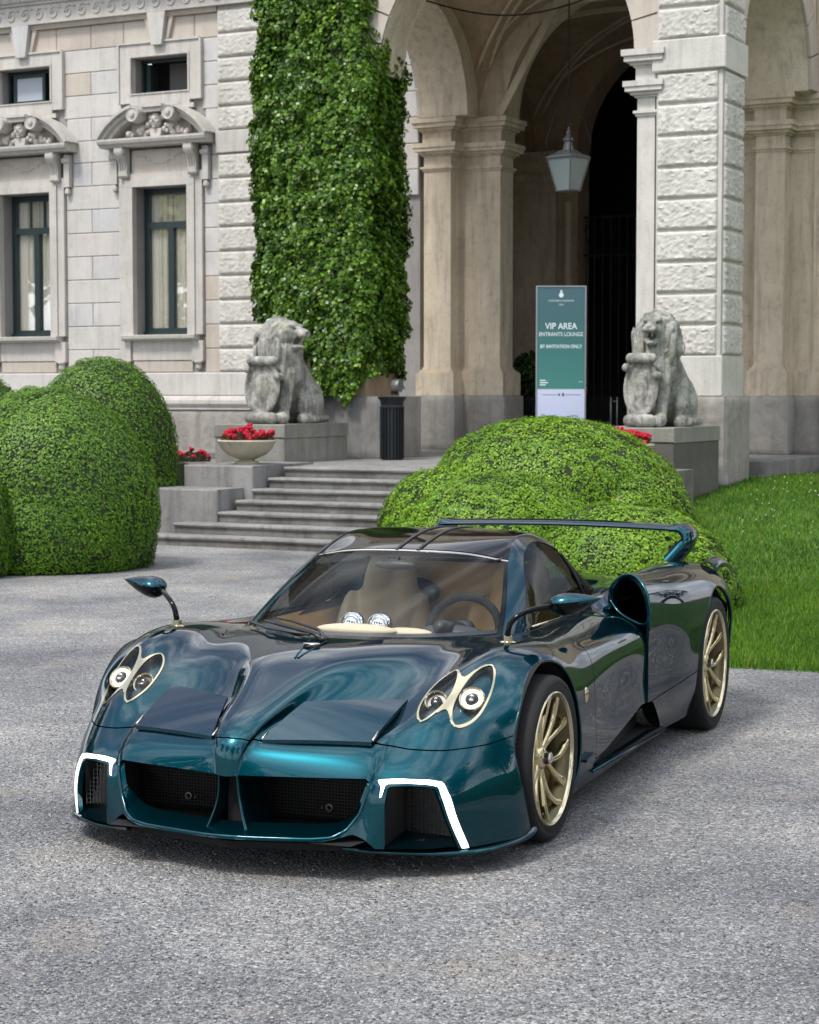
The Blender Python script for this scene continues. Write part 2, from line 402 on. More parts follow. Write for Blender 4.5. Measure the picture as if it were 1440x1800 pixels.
    q.prism([(c-.17, 6.64), (c+.17, 6.64), (c+.21, 6.71), (c-.21, 6.71)], V0-.30, V0+.02); q.prism([(c-.22, 6.713), (c+.22, 6.713), (c+.22, 6.76), (c-.22, 6.76)], V0-.34, V0+.02)
    q.build('carved_mask', M['trim'], villa, 50)
    # the timber window
    yf = V0+.27
    fr = MB(); fr.box(c-.565, c-.46, yf, yf+.09, 2.80, 5.38); fr.box(c+.46, c+.565, yf, yf+.09, 2.80, 5.38)
    fr.box(c-.46, c+.46, yf, yf+.09, 5.27, 5.38); fr.box(c-.46, c+.46, yf, yf+.09, 2.80, 2.93); fr.box(c-.46, c+.46, yf-.02, yf+.09, 4.68, 4.79)
    fr.box(c-.055, c+.055, yf-.015, yf+.09, 2.93, 4.68); fr.box(c-.565, c+.565, yf-.05, yf-.003, 2.80, 2.86)
    if k == 1:
        for x in (-.155, .155): fr.box(c+x-.012, c+x+.012, yf+.01, yf+.07, 4.79, 5.27)
    f = fr.build('window_frame', M['frame'], villa)
    MB().box(c-.46, c+.46, yf+.04, yf+.05, 4.79, 5.27).build('pane', M['glass'], f)
    MB().box(c-.46, c-.055, yf+.04, yf+.05, 2.93, 4.68).build('pane', M['glass'], f)
    MB().box(c+.055, c+.46, yf+.04, yf+.05, 2.93, 4.68).build('pane', M['glass'], f)
    for x0, x1 in ((-.50, -.0), (.0, .50)):   # gathered curtains
        A = [[(c+x0+(x1-x0)*i/40, yf+.085+.018*math.sin(i*1.25+k)+.012*math.sin(i*.6), z) for z in (2.85, 5.35)] for i in range(41)]
        MB().grid(A).build('curtain', M['curtain'], villa, True, False)
    MB().box(c-.9, c+.9, yf+1.2, yf+1.25, 2.2, 5.8).build('room_darkness', M['dark'], villa)
for k, c in enumerate(WC): tall_window(c, k)
# ---- small attic windows
for k, c in enumerate(WC):
    w = MB(); yo = V0-.06
    for (x0, x1, z0, z1) in ((-.83, -.62, 6.84, 7.85), (.62, .83, 6.84, 7.85), (-.62, .62, 7.65, 7.85), (-.62, .62, 6.78, 6.98)):
        w.box(c+x0+.001, c+x1-.001, yo, V0+.028, z0, z1)
    w.box(c-.70, c+.70, yo-.001, V0+.028, 6.70, 6.778); w.box(c-.87, c-.833, yo-.03, V0+.028, 6.84, 7.87); w.box(c+.833, c+.87, yo-.03, V0+.028, 6.84, 7.87); w.box(c-.83, c+.83, yo-.03, V0+.02, 7.853, 7.89)
    w.box(c-.62, c-.591, yo-.02, V0+.4, 6.98, 7.65); w.box(c+.591, c+.62, yo-.02, V0+.4, 6.98, 7.65); w.box(c-.591, c+.591, yo-.02, V0+.4, 7.622, 7.65); w.box(c-.591, c+.591, yo-.02, V0+.4, 6.98, 7.0)
    w.build('attic_surround', M['trim'], villa)
    yf = V0+.22
    f = MB(); f.box(c-.59, c-.52, yf, yf+.07, 7.0, 7.62); f.box(c+.52, c+.59, yf, yf+.07, 7.0, 7.62); f.box(c-.52, c+.52, yf, yf+.07, 7.56, 7.62); f.box(c-.52, c+.52, yf, yf+.07, 7.0, 7.06)
    fo = f.build('attic_frame', M['frame'], villa)
    if k != 1:
        MB().box(c-.50, c-.42, yf+.06, yf+.30, 7.06, 7.55).build('casement', M['frame'], fo)
        MB().box(c-.25, c+.12, yf+.42, yf+.44, 7.0, 7.6).build('inner_wall', mat('inner_wall', (.16,.155,.15), .9), villa)
    else:
        f = MB(); f.box(c-.42, c-.36, yf-.03, yf+.02, 7.02, 7.55); f.box(c+.22, c+.28, yf-.03, yf+.02, 7.02, 7.55); f.box(c-.36, c+.22, yf-.03, yf+.02, 7.49, 7.55); f.box(c-.36, c+.22, yf-.03, yf+.02, 7.02, 7.08)
        s = f.build('casement', M['frame'], fo)
        MB().box(c-.36, c+.22, yf-.01, yf+.0, 7.08, 7.49).build('frosted_pane', mat('frosted_glass', (.42,.46,.52), .25), villa)
    MB().box(c-.9, c+.9, yf+.8, yf+.85, 6.8, 7.8).build('room_darkness', M['dark'], villa)
    q = MB(); q.prism([(c-.105, 7.80), (c+.105, 7.80), (c+.19, 8.36), (c-.19, 8.36)], V0-.16, V0+.02); q.build('keystone', M['wall'], villa)
    for s in (-1, 1): MB().prism([(c+s*.125, 7.9), (c+s*.19, 7.9), (c+s*.30, 8.275), (c+s*.215, 8.275)], V0-.07, V0+.02).build('keystone_wing', M['beige'], villa)

# ================================================================ PORTICO
SP = 6.2   # springing
def moulded(parent, rects, prof, material, name):
    """stack of boxes following plan rects; prof = [(grow, z0, z1)]"""
    b = MB()
    for gi, (g_, z0, z1) in enumerate(prof):
        for ri, (u0, u1, v0, v1) in enumerate(rects):
            e = .0015*ri
            b.box(u0-g_-e, u1+g_+e, v0-g_-e, v1+g_+e, z0+e*.5, z1-e*.5)
    return b.build(name, M[material], parent)
CAP = [(.02, 5.36, 5.395), (.045, 5.395, 5.43), (.0, 5.43, 5.60), (.03, 5.60, 5.63), (.075, 5.63, 5.67), (.13, 5.67, 5.73), (.15, 5.73, 5.80), (.02, 5.80, 5.98), (.04, 5.98, 6.01), (.08, 6.01, 6.05), (.14, 6.05, 6.12), (.17, 6.12, 6.20)]
BAS = [(.10, 1.745, 2.10), (.085, 2.10, 2.13), (.05, 2.13, 2.16), (.02, 2.16, 2.20)]
def pillar(rects, z0=.875, plinth=True, base=BAS, mk='port'):
    b = MB()
    for ri, (u0, u1, v0, v1) in enumerate(rects):
        e = .0012*ri; b.box(u0-e, u1+e, v0-e, v1+e, z0, 5.36)
    b.build('pillar_shaft', M[mk], portico)
    moulded(portico, rects, CAP, mk, 'capital')
    if base: moulded(portico, rects, base, mk, 'pillar_base')
    if plinth:
        for (u0, u1, v0, v1) in rects:
            g_ = .135
            rock(portico, u0-g_, u1+g_, z0, 1.742, v0-g_, .1, material='base', amp=.012, nx=24, nz=22)
            rock(portico, v0-g_+.02, v1+g_, z0, 1.742, u1+g_, .1, side=True, material='base', amp=.012, nx=24, nz=22)
            MB().box(u0-g_+.003, u1+g_-.003, v0-g_+.004, v1+g_-.003, z0, 1.738).build('plinth_core', M['base'], portico)
    return b
# back-left cross-plan pier, back-right pier, third-row piers
pillar([(-14.16, -13.68, 28.4, 29.3), (-14.42, -12.95, 28.72, 29.22)])
pillar([(-8.62, -8.18, 28.35, 29.3), (-8.95, -7.72, 28.7, 29.2)])
pillar([(-14.95, -13.9, 33.3, 34.0)]); pillar([(-9.2, -8.2, 33.3, 34.0)])
pillar([(-8.88, -8.64, 24.0, 24.75)], plinth=False, base=[], mk='rust')           # smooth pilaster beside the rusticated pier
pillar([(-14.3, -13.1, 24.05, 25.0)], plinth=False, base=[])            # pier under the ivy
# rusticated right pier
PU0, PU1, PV0, PV1 = -8.60, -7.72, 23.95, 24.80
MB().box(PU0, PU1, PV0, PV1, .3, 10).build('pier_core', M['trim'], portico)
zz = 2.262; courses = []
while zz < 9.8:
    if abs(zz - 5.885) < .15: zz = 6.295; continue
    courses.append((zz, zz+.4)); zz += .4023
for z0, z1 in courses:
    rock(portico, PU0+.02, PU1-.055, z0+.016, z1-.016, PV0-.012, .1, nx=50, nz=24, amp=.0145)
    rock(portico, PV0+.05, PV1-.02, z0+.016, z1-.016, PU1+.012, .1, side=True, nx=44, nz=24, amp=.0145)
MB().cbox(PU0-.05, PU1+.055, PV0-.06, PV1+.03, 5.89, 6.29, .015).build('pier_band', M['rust'], portico)
MB().cbox(PU0-.02, PU1+.04, PV0-.045, PV1+.02, 1.745, 2.262, .012).build('pier_dado', M['rust'], portico)
rock(portico, PU0-.33, PU1+.10, .35, 1.742, PV0-.12, .1, material='base', amp=.014, nx=30, nz=34)
rock(portico, PV0-.10, PV1+.06, .35, 1.742, PU1+.11, .1, side=True, material='base', amp=.014, nx=24, nz=34)
MB().box(PU0-.30, PU1+.10, PV0-.10, PV1+.05, .3, 1.74).build('plinth_core', M['base'], portico)
# ivy pier dado
MB().box(-14.45, -12.56, 23.9, 25.1, .875, 1.74).build('pier_dado', M['base'], portico)
rock(portico, -13.5, -12.565, .88, 1.735, 23.89, .1, material='grey', amp=.004, nx=20, nz=20)
MB().box(-14.4, -12.86, 23.96, 25.0, 1.743, 10).build('pier_core', M['vault'], portico)

def arch_wall(axis, c, r, t0, t1, e0, e1, ztop, material, z0=SP, n=28, name='arch'):
    """wall with a half-round opening; axis 'u': opening spans u, wall thickness v t0..t1"""
    an = [math.pi*i/n for i in range(n+1)]
    P = [(c+r*math.cos(a), z0+r*math.sin(a)) for a in an]      # from +r to -r
    vs = []; fs = []
    def W(p, t): return (p[0], t, p[1]) if axis == 'u' else (t, p[0], p[1])
    for t in (t0, t1):
        for p in P: vs.append(W(p, t))
        for p, a in zip(P, an):
            x = e1 + (e0-e1)*(a/math.pi); vs.append(W((x, ztop), t))
    k = n+1
    for s in (0, 2*k):
        for i in range(n): fs.append((s+i, s+i+1, s+k+i+1, s+k+i))
        vs.append(W((e1, z0), t0 if s == 0 else t1)); fs.append((s, s+k, len(vs)-1))
        vs.append(W((e0, z0), t0 if s == 0 else t1)); fs.append((s+n, s+k+n, len(vs)-1))
    # vertex indices of the second ring start at 2k but two extra vertices were appended after each pass
    b = MB(); b.add(vs, fs)
    for i in range(n): b.add([W(P[i], t0), W(P[i+1], t0), W(P[i+1], t1), W(P[i], t1)], [(0, 1, 2, 3)])
    for x in (e0, e1): b.add([W((x, z0), t0), W((x, z0), t1), W((x, ztop), t1), W((x, ztop), t0)], [(0, 1, 2, 3)])
    b.add([W((e0, z0), t0), W((c-r, z0), t0), W((c-r, z0), t1), W((e0, z0), t1)], [(0, 1, 2, 3)])
    b.add([W((e1, z0), t0), W((c+r, z0), t0), W((c+r, z0), t1), W((e1, z0), t1)], [(0, 1, 2, 3)])
    return b.build(name, M[material], portico, 30, False)
def archivolt(axis, c, r, w, t, dt, material, n=17, name='voussoir', a0=0, a1=math.pi, gap=.012):
    sgn = 1
    for i in range(n):
        x0 = a0+(a1-a0)*i/n+gap/r; x1 = a0+(a1-a0)*(i+1)/n-gap/r; b = MB()
        for q in range(3):
            p0 = x0+(x1-x0)*q/3; p1 = x0+(x1-x0)*(q+1)/3
            poly = [(c+rr*math.cos(a), SP+rr*math.sin(a)) for rr, a in ((r, p0), (r+w, p0), (r+w, p1), (r, p1))]
            b.prism(poly, t, t+dt, 'y' if axis == 'u' else 'x')
        b.build(name, M[material], portico)
# front arch between the ivy pier and the rusticated pier
arch_wall('u', -10.80, 1.86, 24.05, 24.75, -12.7, -8.62, 10, 'port')
archivolt('u', -10.80, 1.87, .52, 24.0, .045, 'beige', 15)
# side arches
arch_wall('v', 26.6, 1.62, -14.15, -13.3, 24.7, 28.6, 10, 'port'); archivolt('v', 26.6, 1.63, .45, -14.2, .045, 'wall', 11)
arch_wall('v', 26.6, 1.62, -8.75, -7.80, 24.7, 28.6, 10, 'port'); archivolt('v', 26.6, 1.63, .45, -7.795, .045, 'beige', 11)
# cross arch of second row, third row
arch_wall('u', -10.93, 1.92, 28.66, 29.24, -14.2, -8.1, 10, 'port')
archivolt('u', -10.93, 1.925, .14, 28.60, .05, 'vaultband', 1, 'arch_moulding')
arch_wall('u', -11.55, 2.0, 33.45, 34.1, -16, -7.5, 10, 'vault')
MB().box(-17.0, -14.9, 33.4, 34.1, .8, 10).build('hall_wall', M['port'], portico)
MB().box(-9.25, -6, 33.5, 34.1, .8, 6.2).build('hall_wall', M['vault'], portico)
MB().box(-13.9, -13.56, 33.55, 34.1, .8, 6.2).build('door_jamb', M['vault'], portico)
MB().tube([(-13.73, 33.5, .9), (-13.73, 33.5, 5.3)], .07, 8).build('jamb_column', M['vaultband'], portico)
# left hall flank in bay two with a panelled lunette
arch_wall('v', 31.3, 1.7, -15.0, -14.4, 29.2, 33.4, 10, 'vault'); MB().box(-15.1, -14.95, 29.2, 33.4, .8, 10).build('hall_wall', M['port'], portico)
MB().box(-8.2, -7.9, 29.2, 33.4, .8, 10).build('hall_wall', M['vault'], portico)
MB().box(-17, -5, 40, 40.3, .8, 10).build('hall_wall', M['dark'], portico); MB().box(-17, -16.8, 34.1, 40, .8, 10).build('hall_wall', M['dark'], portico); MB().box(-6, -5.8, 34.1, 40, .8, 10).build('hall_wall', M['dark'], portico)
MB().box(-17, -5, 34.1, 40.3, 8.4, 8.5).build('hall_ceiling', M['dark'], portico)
# groin vaults
def groin(u0, u1, v0, v1, hu, hv):
    n = 36; A = np.zeros((n+1, n+1, 3)); cu, cv = (u0+u1)/2, (v0+v1)/2; ru, rv = (u1-u0)/2, (v1-v0)/2
    for i in range(n+1):
        for j in range(n+1):
            u = cu-ru*math.cos(math.pi*i/n); v = cv-rv*math.cos(math.pi*j/n)
            z1 = hu*math.sqrt(max(0, 1-((u-cu)/ru)**2)); z2 = hv*math.sqrt(max(0, 1-((v-cv)/rv)**2))
            A[i, j] = (u, v, SP+max(z1, z2))
    MB().grid(A).build('groin_vault', M['vault'], portico, 30, False)
    b = MB()
    for s in (0, 1):       # raised bands beside the groins and a framed field
        for off in (-.16, .16):
            pts = []
            for i in range(2, n-1):
                t = -math.cos(math.pi*i/n); u = cu+ru*t; v = cv+rv*t*(1 if s else -1)
                uu = u+off; 
                if abs(uu-cu) < ru*.999:
                    z = SP+max(hu*math.sqrt(max(0, 1-((uu-cu)/ru)**2)), hv*math.sqrt(max(0, 1-((v-cv)/rv)**2)))
                    pts.append((uu, v, z-.012))
            if len(pts) > 3: b.tube(pts, .032, 5)
    for (w_, fu) in ((.34, 1), (.34, -1)):
        pts = [(cu-ru*math.cos(math.pi*i/n)*.8, (v0+w_ if fu > 0 else v1-w_), SP+hu*math.sqrt(max(0, 1-(math.cos(math.pi*i/n)*.8)**2))-.01) for i in range(n+1)]
        b.tube(pts, .03, 5)
    b.build('vault_moulding', M['vaultband'], portico, True)
groin(-13.3, -8.75, 24.75, 28.66, 1.95, 1.75); groin(-14.4, -8.2, 29.24, 33.45, 2.05, 1.9)
# facade continues to the right of the portico
b = MB(); b.box(-7.8, -2, 28.62, 29.2, .6, 10); b.build('right_wall', M['port'], portico)
b = MB(); b.box(-7.45, -7.0, 28.45, 28.62, .875, 5.36); b.build('pilaster', M['port'], portico); moulded(portico, [(-7.45, -7.0, 28.45, 28.7)], CAP, 'port', 'capital'); moulded(portico, [(-7.45, -7.0, 28.45, 28.7)], BAS, 'port', 'pillar_base')
moulded(portico, [(-7.0, -2, 28.6, 28.8)], [(.03, 5.37, 5.43), (.1, 5.65, 5.8), (.13, 6.05, 6.2)], 'port', 'string_course')
for k in range(3): rock(portico, -7.62+k*1.2, -6.44+k*1.2, .75, 1.742, 28.40, .1, material='base', amp=.014, nx=30, nz=22)
for k in range(3):
    for z0 in (6.25, 6.7, 7.15, 7.6, 8.05): block(portico, -7.1+k*.9+(.3 if int(z0*20) % 2 else 0), -6.22+k*.9+(.3 if int(z0*20) % 2 else 0), z0, z0+.44, 28.57, .06, 'port')
# wall of the villa seen through the left side arch
for z0 in [5.0+.42*i for i in range(10)]: block(villa, -16.9, -15.6, z0, z0+.42, V0-.02, .06, 'wall'); block(villa, -15.6, -14.3, z0, z0+.42, V0-.02, .06, 'wall')
MB().box(-16.9, -14.3, V0+.04, V0+.4, 0.8, 9.6).build('wall', M['core'], villa)
# gate of iron bars, doors behind
gate = empty('iron_gate', (0, 0, 0), -YB); tag(gate, 'black iron gate of tall vertical bars closing the dark inner arch', 'gate')
for k in range(26):
    u = -13.45+k*.16; h = SP-.1
    MB().tube([(u, 33.7, .9), (u, 33.7, 5.0)], .014, 6).build('bar', M['iron'], gate)
for z in (1.0, 1.9, 4.3, 5.0): MB().box(-13.5, -9.4, 33.68, 33.72, z, z+.04).build('rail', M['iron'], gate)
pts = []
for k in range(25):
    u = -13.4+k*.165; a = [(u+.06*math.cos(t*.7), 33.68, 4.62+.22*math.sin(t*.5+k)) for t in range(12)]; pts.append(a)
b = MB()
for a in pts: b.tube(a, .011, 4)
b.build('scrollwork', M['iron'], gate)
b = MB(); b.box(-13.5, -9.4, 33.75, 33.77, .9, 1.75); b.build('kick_panel', M['iron'], gate)

# lantern in the middle of the first bay
lan = empty('hanging_lantern', (-10.72*math.cos(-YB)-26.15*math.sin(-YB), -10.72*math.sin(-YB)+26.15*math.cos(-YB), 4.68), -YB-.3)
lan.scale = (.9, .9, .95); tag(lan, 'pale-glassed hanging lantern with finial, on a long chain under the arch', 'lantern')
zinc = mat('grey_zinc', (.16,.165,.17), .5, .5)
milk = mat('milky_glass', (.22,.26,.26), .25); NG(milk).b.inputs['Emission Color'].default_value = (.9, 1, 1, 1); NG(milk).b.inputs['Emission Strength'].default_value = .0
def sq(r, z): return [(-r, -r, z), (r, -r, z), (r, r, z), (-r, r, z)]
b = MB(); r0, r1, hh = .13, .235, .50
for i in range(4):
    p = [sq(r0, .02)[i], sq(r0, .02)[(i+1) % 4], sq(r1, hh)[(i+1) % 4], sq(r1, hh)[i]]; bb = MB(); bb.add(p, [(0, 1, 2, 3)]); bb.build('pane', milk, lan)
for i in range(4): b.tube([sq(r0, 0)[i], sq(r1+.008, hh)[i]], .012, 5); b.tube([sq(r0, 0.01)[i], sq(r0, .01)[(i+1) % 4]], .013, 5); b.tube([sq(r1+.01, hh)[i], sq(r1+.01, hh)[(i+1) % 4]], .015, 5)
b.add(sq(r0, 0), [(0, 1, 2, 3)]); b.build('lantern_frame', zinc, lan)
b = MB(); b.lathe([(.36, .50), (.35, .525), (.24, .56), (.13, .62)], (0, 0, 0), 4, a0=math.pi/4); b.lathe([(.10, .61), (.075, .68), (.06, .74), (.085, .76), (.085, .79), (.05, .82), (.03, .85), (.045, .87), (.03, .90), (.012, .93), (.012, .97)], (0, 0, 0), 16); b.build('lantern_roof', zinc, lan, 30)
for a in range(4):
    an = math.pi/4+a*math.pi/2; dx, dy = math.cos(an), math.sin(an)
    MB().tube([(dx*.33, dy*.33, .50), (dx*.36, dy*.36, .75), (dx*.22, dy*.22, 1.15), (dx*.05, dy*.05, 1.55)], .008, 5).build('hanger', M['iron'], lan, True)
MB().tube([(0, 0, 1.55), (0, 0, 3.3)], .012, 5).build('chain', M['iron'], lan)
def bw(u, v, z=0.): return Vector((u*math.cos(YB)+v*math.sin(YB), -u*math.sin(YB)+v*math.cos(YB), z))
# swag of cable under the vault
cab = MB().tube([(-12.95+3.0*t/14, 25.6+.6*t/14, 7.55-.35*math.sin(math.pi*t/14)) for t in range(15)], .012, 5).build('slack_cable', M['iron']); cab.rotation_euler = (0, 0, -YB)
tag(cab, 'thin dark cable sagging under the first vault', 'cable')

MB().box(-29.5, -16.9, V0+.2, V0+6, 9.62, 13.5).build('upper_storey', M['wall'], villa)  # unseen storey, added to darken the building mirrored in the bonnet
MB().box(-16.88, -3, 28.9, 34, 10.02, 13.5).build('upper_storey', M['wall'], portico)  # portico part of the unseen storey added for darker reflections
MB().box(-14.7, -7.6, 23.9, 28.88, 10.02, 10.6).build('parapet', M['wall'], portico)

for z0, z1 in zip(zs[:-1], zs[1:]): block(villa, -29.4, -27.835, z0, z1, V0-.0, .06, 'wall')
MB().box(-29.5, -29.1, V0+.43, V0+9, 0, 13.5).build('side_wall', M['wall'], villa)
# ================================================================ GROUND
def smooth(x): x = max(0., min(1., x)); return x*x*(3-2*x)
gm = stone('gravel', (.30,.30,.31), (.22,.222,.235), st=0, rough=.9, bumps=0)
gm = mat('grey_gravel', (.2,.2,.2), .92, spec=.25); g = NG(gm); geo = g.n('NewGeometry').outputs['Position']
vo = g.n('TexVoronoi'); vo.inputs['Scale'].default_value = 88; vo.inputs['Randomness'].default_value = 1; g.l(geo, vo.inputs['Vector'])
vo2 = g.n('TexVoronoi'); vo2.inputs['Scale'].default_value = 250; g.l(geo, vo2.inputs['Vector'])
sep = g.n('SeparateColor'); g.l(vo.outputs['Color'], sep.inputs[0])
c1 = g.ramp(sep.outputs[0], [(0., (.075,.075,.078)), (.4, (.18,.181,.188)), (.7, (.29,.291,.298)), (.9, (.43,.43,.43)), (1., (.66,.65,.62))])
sep2 = g.n('SeparateColor'); g.l(vo2.outputs['Color'], sep2.inputs[0])
c2 = g.ramp(sep2.outputs[1], [(0., (.10,.10,.104)), (.6, (.25,.25,.257)), (1., (.48,.48,.48))])
c = g.mix(.42, c1, c2)
big = g.ramp(g.noise(geo, .55, 6, .62), [(.36, (.66,.67,.70)), (.5, (1.0,1.0,1.0)), (.64, (1.36,1.33,1.27))]); c = g.mix(1., c, big, 'MULTIPLY')
sand = g.ramp(g.noise(geo, 1.3, 7, .68), [(.55, 0.), (.70, .55)]); c = g.mix(sand, c, (.36,.31,.25))
leafy_ = g.ramp(g.noise(geo, 38, 2, .5), [(.735, 0.), (.75, 1.)]); c = g.mix(leafy_, c, (.30,.22,.12)); damp = g.ramp(g.noise(geo, 3.1, 8, .75), [(.30, .72), (.46, 1.)]); c = g.mix(1., c, damp, 'MULTIPLY')
g.l(c, g.b.inputs['Base Color'])
inv = g.n('Math', operation='MULTIPLY'); inv.inputs[1].default_value = -1; g.l(vo.outputs['Distance'], inv.inputs[0])
g.l(g.bump(g.noise(geo, 150, 3, .7), .6, .008, g.bump(inv.outputs[0], 1.0, .012, g.bump(g.noise(geo, 6, 5, .6), .35, .03))), g.b.inputs['Normal'])
M['gravel'] = gm
b = MB(); b.add([(-300, -300, 0), (300, -300, 0), (300, 400, 0), (-300, 400, 0)], [(0, 1, 2, 3)])
tag(b.build('gravel_ground', gm), 'grey gravel forecourt in front of the villa', kind='structure')
# loose pebbles, real stones, denser close to the camera
def pebbles(n):
    base = np.array([(1,0,0),(-1,0,0),(0,1,0),(0,-1,0),(0,0,1),(0,0,-.6)], float)
    T = np.array([(0,2,4),(2,1,4),(1,3,4),(3,0,4),(2,0,5),(1,2,5),(3,1,5),(0,3,5)])
    y = 5.0+9*rng.random(n)**1.7; x = (rng.random(n)-.5)*(y*.47)
    s = (.0024+.0045*rng.random(n)**3)
    V = base[None]*s[:, None, None]*(.7+.6*rng.random((n, 6, 3)))*np.array([1, 1, .75])
    a = rng.random(n)*6.28; ca, sa = np.cos(a), np.sin(a)
    X = V[..., 0]*ca[:, None]-V[..., 1]*sa[:, None]; Y = V[..., 0]*sa[:, None]+V[..., 1]*ca[:, None]
    V = np.stack([X+x[:, None], Y+y[:, None], V[..., 2]+s[:, None]*.35], -1)
    F = (T[None]+np.arange(n)[:, None, None]*6).reshape(-1, 3)
    return V.reshape(-1, 3), F
pm = mat('pebble_stone', (.3,.3,.3), .8); g = NG(pm); geo_ = g.n('NewGeometry')
g.l(g.ramp(geo_.outputs['Random Per Island'], [(0., (.09,.092,.10)), (.45, (.19,.195,.21)), (.8, (.31,.315,.33)), (.95, (.46,.455,.44)), (1., (.40,.31,.21))]), g.b.inputs['Base Color'])
V, F = pebbles(46000)
tag(link(bpy.data.objects.new('gravel', fast_mesh('gravel', V, F, pm))), 'loose pebbles scattered over the forecourt', kind='stuff')

# lawn, rising towards the house
LE = [(0.35, 22.5), (.1, 19.5), (.15, 17.0), (.5, 14.6), (1.15, 12.95), (2.0, 12.62), (2.7, 12.42), (5, 12.2), (9, 12.1)]
def lawn_z(x, y):
    return .012 + .63*smooth((y-14.0)/13.0) + .02*math.sin(x*1.1+y*.6)*smooth((y-13)/4)
def lawn_front(x):
    if x > 9: return 12.1
    for (x0, y0), (x1, y1) in zip(LE[4:], LE[5:]):
        if x0 <= x <= x1: return y0+(y1-y0)*(x-x0)/(x1-x0)
    return 12.95
def lawn_left(y):
    if y <= 12.95: return 1.15
    for (x0, y0), (x1, y1) in zip(LE, LE[1:]):
        if y1 <= y <= y0: return x0+(x1-x0)*(y-y0)/(y1-y0)
    return .35 + max(0, y-22.5)*.75
gr = mat('lawn_soil', (.06,.12,.02), .95); g = NG(gr); geo = g.n('NewGeometry').outputs['Position']
g.l(g.ramp(g.noise(geo, 2.2, 7, .7), [(.3, (.030,.085,.008)), (.55, (.058,.14,.014)), (.75, (.10,.18,.025))]), g.b.inputs['Base Color'])
g.l(g.bump(g.noise(geo, 90, 4, .7), .8, .03), g.b.inputs['Normal'])
rows = []
ys = [12.0 + i*.35 for i in range(68)]
for y in ys:
    row = []; x0 = lawn_left(y)
    for j in range(60):
        x = x0 + (46-x0)*(j/59)**2.2
        yy = max(y, lawn_front(x) + .03*mnoise.noise(Vector((x*3, 0, 0)))); row.append((x, yy, lawn_z(x, yy)-(.012 if yy > y else 0)))
    rows.append(row)
tag(MB().grid(rows).build('lawn_ground', gr, None, True, False), 'green lawn rising to the right of the bushes', kind='structure')
def blades(n, ymin, ymax, p, h0, wd):
    y = ymin+(ymax-ymin)*rng.random(n)**p; x = np.array([lawn_left(v) for v in y]); xr = np.minimum(y*.24+.8, 9)
    x = x + (xr-x)*rng.random(n); fr = np.array([lawn_front(v) for v in x]); k = y > fr-.10*rng.random(n)**2-.05*np.sin(x*5)*rng.random(n); x, y = x[k], y[k]; n = len(x)
    z = np.array([lawn_z(a, b_) for a, b_ in zip(x, y)])-.01
    h = h0*(.5+rng.random(n)); a = rng.random(n)*6.28; dx, dy = np.cos(a)*wd, np.sin(a)*wd; lx, ly = (rng.random(n)-.5)*h*.9, (rng.random(n)-.5)*h*.9
    V = np.stack([np.stack([x-dx, y-dy, z], -1), np.stack([x+dx, y+dy, z], -1), np.stack([x+lx, y+ly, z+h], -1)], 1).reshape(-1, 3)
    return V, np.arange(n*3).reshape(-1, 3)
gb = mat('grass_blade', (.08,.2,.02), .55, spec=.3); g = NG(gb); geo_ = g.n('NewGeometry')
cg = g.ramp(geo_.outputs['Random Per Island'], [(0., (.032,.105,.005)), (.5, (.066,.175,.008)), (.9, (.115,.24,.014)), (1., (.24,.24,.06))])
lg = g.ramp(g.noise(geo_.outputs['Position'], 1.1, 6, .65), [(.35, (.60,.70,.6)), (.65, (1.25,1.15,1.1))])
cg = g.mix(1., cg, lg, 'MULTIPLY'); g.l(cg, g.b.inputs['Base Color']); g.b.inputs['Subsurface Weight'].default_value = 0
V1, F1 = blades(110000, 12.2, 17, 1.0, .05, .004); V2, F2 = blades(90000, 16.5, 27.5, 1.0, .05, .007)
tag(link(bpy.data.objects.new('grass', fast_mesh('grass', np.vstack([V1, V2]), np.vstack([F1, F2+len(V1)]), gb))), 'short bright green grass of the lawn', kind='stuff')
# daisies dotted over the far lawn
dm = mat('daisy_white', (.7,.7,.62), .8); b = MB()
for _ in range(70):
    y = 20+7*random.random(); x = y*.17+random.random()*y*.07; b.ball((x, y, lawn_z(x, y)+.05), .0065, 5, 3)
tag(b.build('daisies', dm), 'tiny white daisies dotted over the lawn', kind='stuff')

